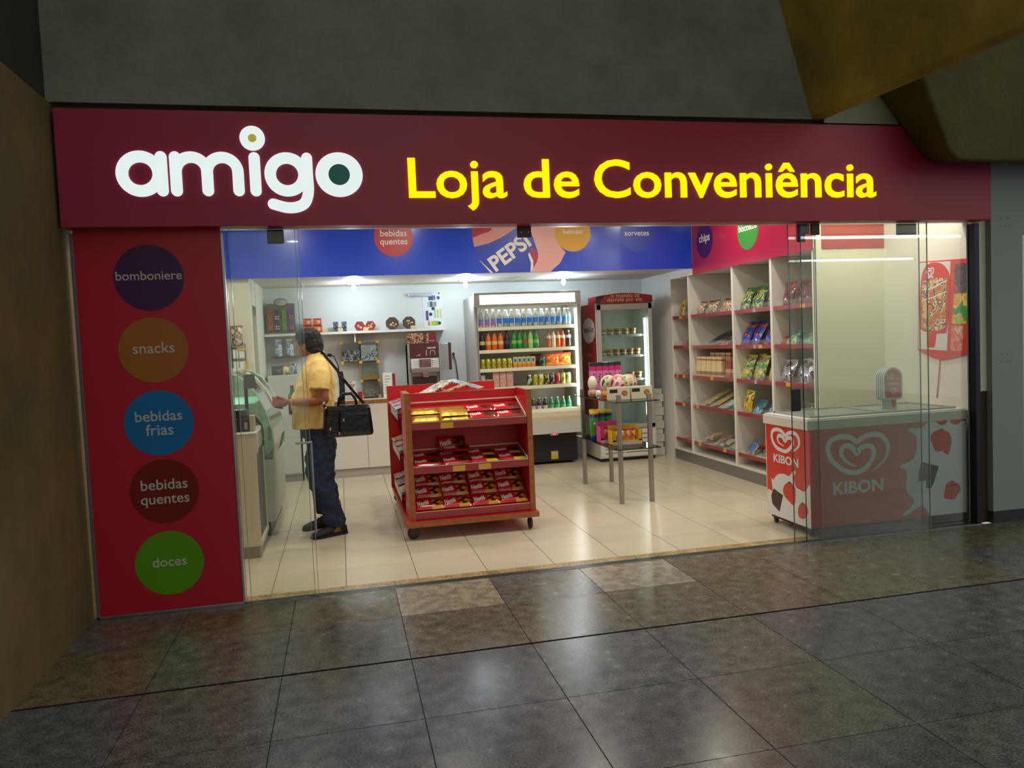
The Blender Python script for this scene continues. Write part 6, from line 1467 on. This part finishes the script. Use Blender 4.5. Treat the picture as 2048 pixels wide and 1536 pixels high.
# shoes
def shoe(tx, ty, hx, hy):
    d = Vector((tx-hx, ty-hy, 0)); Ln = d.length; d.normalize(); n = Vector((-d.y, d.x, 0))
    b = B(); rg_ = []
    prof = [(0, .030, .055), (.12, .036, .075), (.3, .037, .085), (.45, .038, .075), (.6, .042, .058), (.8, .044, .046), (.93, .036, .036), (1, .018, .026)]
    vs = []; m = 14
    for t, w, h in prof:
        c = Vector((hx, hy, 0)) + d*Ln*t
        for k in range(m):
            a = 2*PI*k/m; y = w*math.cos(a); z = max(0.0, math.sin(a))*h + min(0, math.sin(a))*.0 
            vs.append(c + n*y + Vector((0, 0, .018+z)))
    fs = [(i*m+j, i*m+(j+1) % m, (i+1)*m+(j+1) % m, (i+1)*m+j) for i in range(len(prof)-1) for j in range(m)] + [tuple(range(m-1, -1, -1)), tuple(range((len(prof)-1)*m, len(prof)*m))]
    b.add(vs, fs, 0, True); o = obj('shoe', b, shoem, per)
    b = B(); vs = []
    for z in (0.001, .022):
        for sgn in (-1, 1):
            for t, w, h in (prof if sgn < 0 else prof[::-1]):
                p = Vector((hx, hy, 0)) + d*Ln*(t*1.02-.01) + n*(sgn*(w+.003)); vs.append((p.x, p.y, z))
    q = len(prof)*2
    b.add(vs, [tuple(range(q)), tuple(range(2*q-1, q-1, -1))] + [(i, i+q, (i+1) % q + q, (i+1) % q) for i in range(q)]); obj('sole', b, mat('shoe_sole', '141210', .7), o)
    b = B(); c = Vector((hx, hy, .045)) + d*Ln*.35
    for sgn in (-1,): b.ell(c+n*sgn*.0, (.001, .001, .001), 6, 4)
    for k in range(4):
        c = Vector((hx, hy, .100-.012*k)) + d*Ln*(.46+.07*k); b.tube([c-n*.022, c, c+n*.022], .003, 6)
    obj('laces', b, mat('lace_dark', '2a2a2a', .7), o)
    b = B(); c = Vector((hx, hy, .05)) + d*Ln*.30
    for sgn in (-1, 1):
        p = c + n*sgn*.036; b.hexa([p-d*.03+Vector((0, 0, -.018)), p+d*.04+Vector((0, 0, -.02)), p+d*.04+n*sgn*.004+Vector((0, 0, -.02)), p-d*.03+n*sgn*.004+Vector((0, 0, -.018)), p-d*.02+Vector((0, 0, .02)), p+d*.01+Vector((0, 0, .02)), p+d*.01+n*sgn*.003+Vector((0, 0, .02)), p-d*.02+n*sgn*.003+Vector((0, 0, .02))])
    obj('side_patch', b, mat('shoe_olive', '7a5c1c', .6), o)
shoe(1.135, 1.475, 1.405, 1.60); shoe(1.055, 1.80, 1.32, 1.955)
b = B(); b.tube([(1.035+0*math.cos(a), 1.522+.027*math.cos(a), 1.117+.027*math.sin(a)) for a in [2*PI*k/16 for k in range(17)]], .006, 8, cap=False); obj('wrist_watch', b, chrome, per)
# wallet in the hand
b = B(); b.hexa([(.900, 1.548, 1.075), (.965, 1.560, 1.06), (.965, 1.572, 1.06), (.900, 1.560, 1.075), (.885, 1.545, 1.165), (.950, 1.560, 1.155), (.950, 1.572, 1.155), (.885, 1.557, 1.165)]); tag(obj('wallet', b, black, bevel=.003), 'small black wallet held open in the customer’s hand', 'wallet')
# green capped bottle
t = thing('soda_bottle', 'dark soda bottle with green shoulder and red cap held against the yellow shirt', 'bottle', (1.03, 1.735, 1.01))
b = B(); b.lathe([(.030, 1.00), (.036, 1.005), (.036, 1.11), (.034, 1.135)], (1.03, 1.738, 0), 18); obj('body', b, mat('soda_dark_label', '3a4448', .3), t)
b = B(); b.lathe([(.034, 1.135), (.033, 1.155), (.022, 1.195), (.013, 1.215), (.013, 1.225)], (1.03, 1.738, 0), 18); obj('shoulder', b, mat('green_bottle', '2a7a4a', .15, coat=.5), t)
b = B(); b.lathe([(.016, 1.222), (.016, 1.243)], (1.03, 1.738, 0), 14); obj('cap', b, mat('red_cap', 'b02a2a', .4), t)
# shoulder bag
s = thing('shoulder_bag', 'black leather briefcase bag hanging at the customer’s back on a long strap', 'bag', (1.47, 1.44, .82))
b = B(); A = Vector((1.275, 1.315, 0)); Bv = Vector((1.67, 1.36, 0)); dd = (Bv-A); nn = Vector((-dd.y, dd.x, 0)).normalized()*.135
def bagbox(t0, t1, z0, z1, off0, off1, lean=0):
    p = [A+dd*t0+nn*off0, A+dd*t1+nn*off0, A+dd*t1+nn*off1, A+dd*t0+nn*off1]
    return [(q.x, q.y, z0) for q in p] + [(q.x+lean*(1 if i in (0, 3) else -1), q.y, z1) for i, q in enumerate(p)]
b.hexa(bagbox(0, 1, .825, 1.075, 0, 1, .02)); bb = obj('main_body', b, leather, s, bevel=.028)
b = B(); b.hexa(bagbox(.30, .94, .85, 1.03, -.16, 0, .008)); pk1 = obj('front_pocket', b, leather, s, bevel=.016)
b = B(); b.hexa(bagbox(.04, .27, .85, 1.0, -.12, 0, .006)); obj('phone_pocket', b, leather, s, bevel=.012)
b = B(); p0 = A+dd*.36-nn*.175; p1 = A+dd*.90-nn*.175; b.tube([(p0.x, p0.y, 1.005), (p1.x, p1.y, 1.008)], .003, 6); obj('zip', b, dgrey, pk1)
for t_, z_ in ((.40, .965), (.13, .90), (.30, .86)):
    p = A+dd*t_-nn*.18; b = B(); b.ell((p.x, p.y, z_), (.007, .005, .013), 10, 8); obj('zip_pull', b, chrome, s)
b = B(); c0 = A+dd*.33+nn*.5; c1 = A+dd*.70+nn*.5
b.tube([(c0.x, c0.y, 1.07), (c0.x+.01, c0.y, 1.13), (c0.x+.04, c0.y, 1.165), (c1.x-.04, c1.y, 1.165), (c1.x-.01, c1.y, 1.125), (c1.x, c1.y, 1.07)], [.010, .011, .013, .013, .011, .010], 10); obj('handle', b, leather, s)
b = B(); b.lathe([(.012, -.003), (.012, .003)], (1.305, 1.34, 1.06), 12, 0, 'y'); obj('strap_ring', b, chrome, s)
def strap(pts, w, th, nm, m_):
    b = B(); vs = []; P_ = [Vector(p) for p in pts]
    for i, p in enumerate(P_):
        t = (P_[min(i+1, len(P_)-1)]-P_[max(i-1, 0)]).normalized(); q = t.cross(Vector((0, 1, 0)).cross(t)).normalized() if False else t.cross(Vector((0, 1, 0))).normalized()
        for du, dv in ((-w, 0), (w, 0), (w, th), (-w, th)): vs.append(p + q*du + Vector((0, dv, 0)))
    m = 4; fs = [(i*m+j, i*m+(j+1) % m, (i+1)*m+(j+1) % m, (i+1)*m+j) for i in range(len(P_)-1) for j in range(m)] + [(3, 2, 1, 0), tuple(range((len(P_)-1)*m, len(P_)*m))]
    b.add(vs, fs); return obj(nm, b, m_, s)
strap([(1.60, 1.40, 1.08), (1.53, 1.43, 1.17), (1.45, 1.48, 1.28), (1.40, 1.54, 1.36), (1.34, 1.58, 1.44), (1.30, 1.63, 1.495), (1.265, 1.67, 1.512)], .011, .006, 'shoulder_strap', leather)
strap([(1.425, 1.515, 1.34), (1.435, 1.51, 1.29), (1.437, 1.47, 1.20), (1.43, 1.43, 1.08)], .022, .02, 'strap_pad', leather)
strap([(1.30, 1.35, 1.06), (1.29, 1.36, 1.09), (1.285, 1.38, 1.12)], .010, .006, 'strap_end', leather)
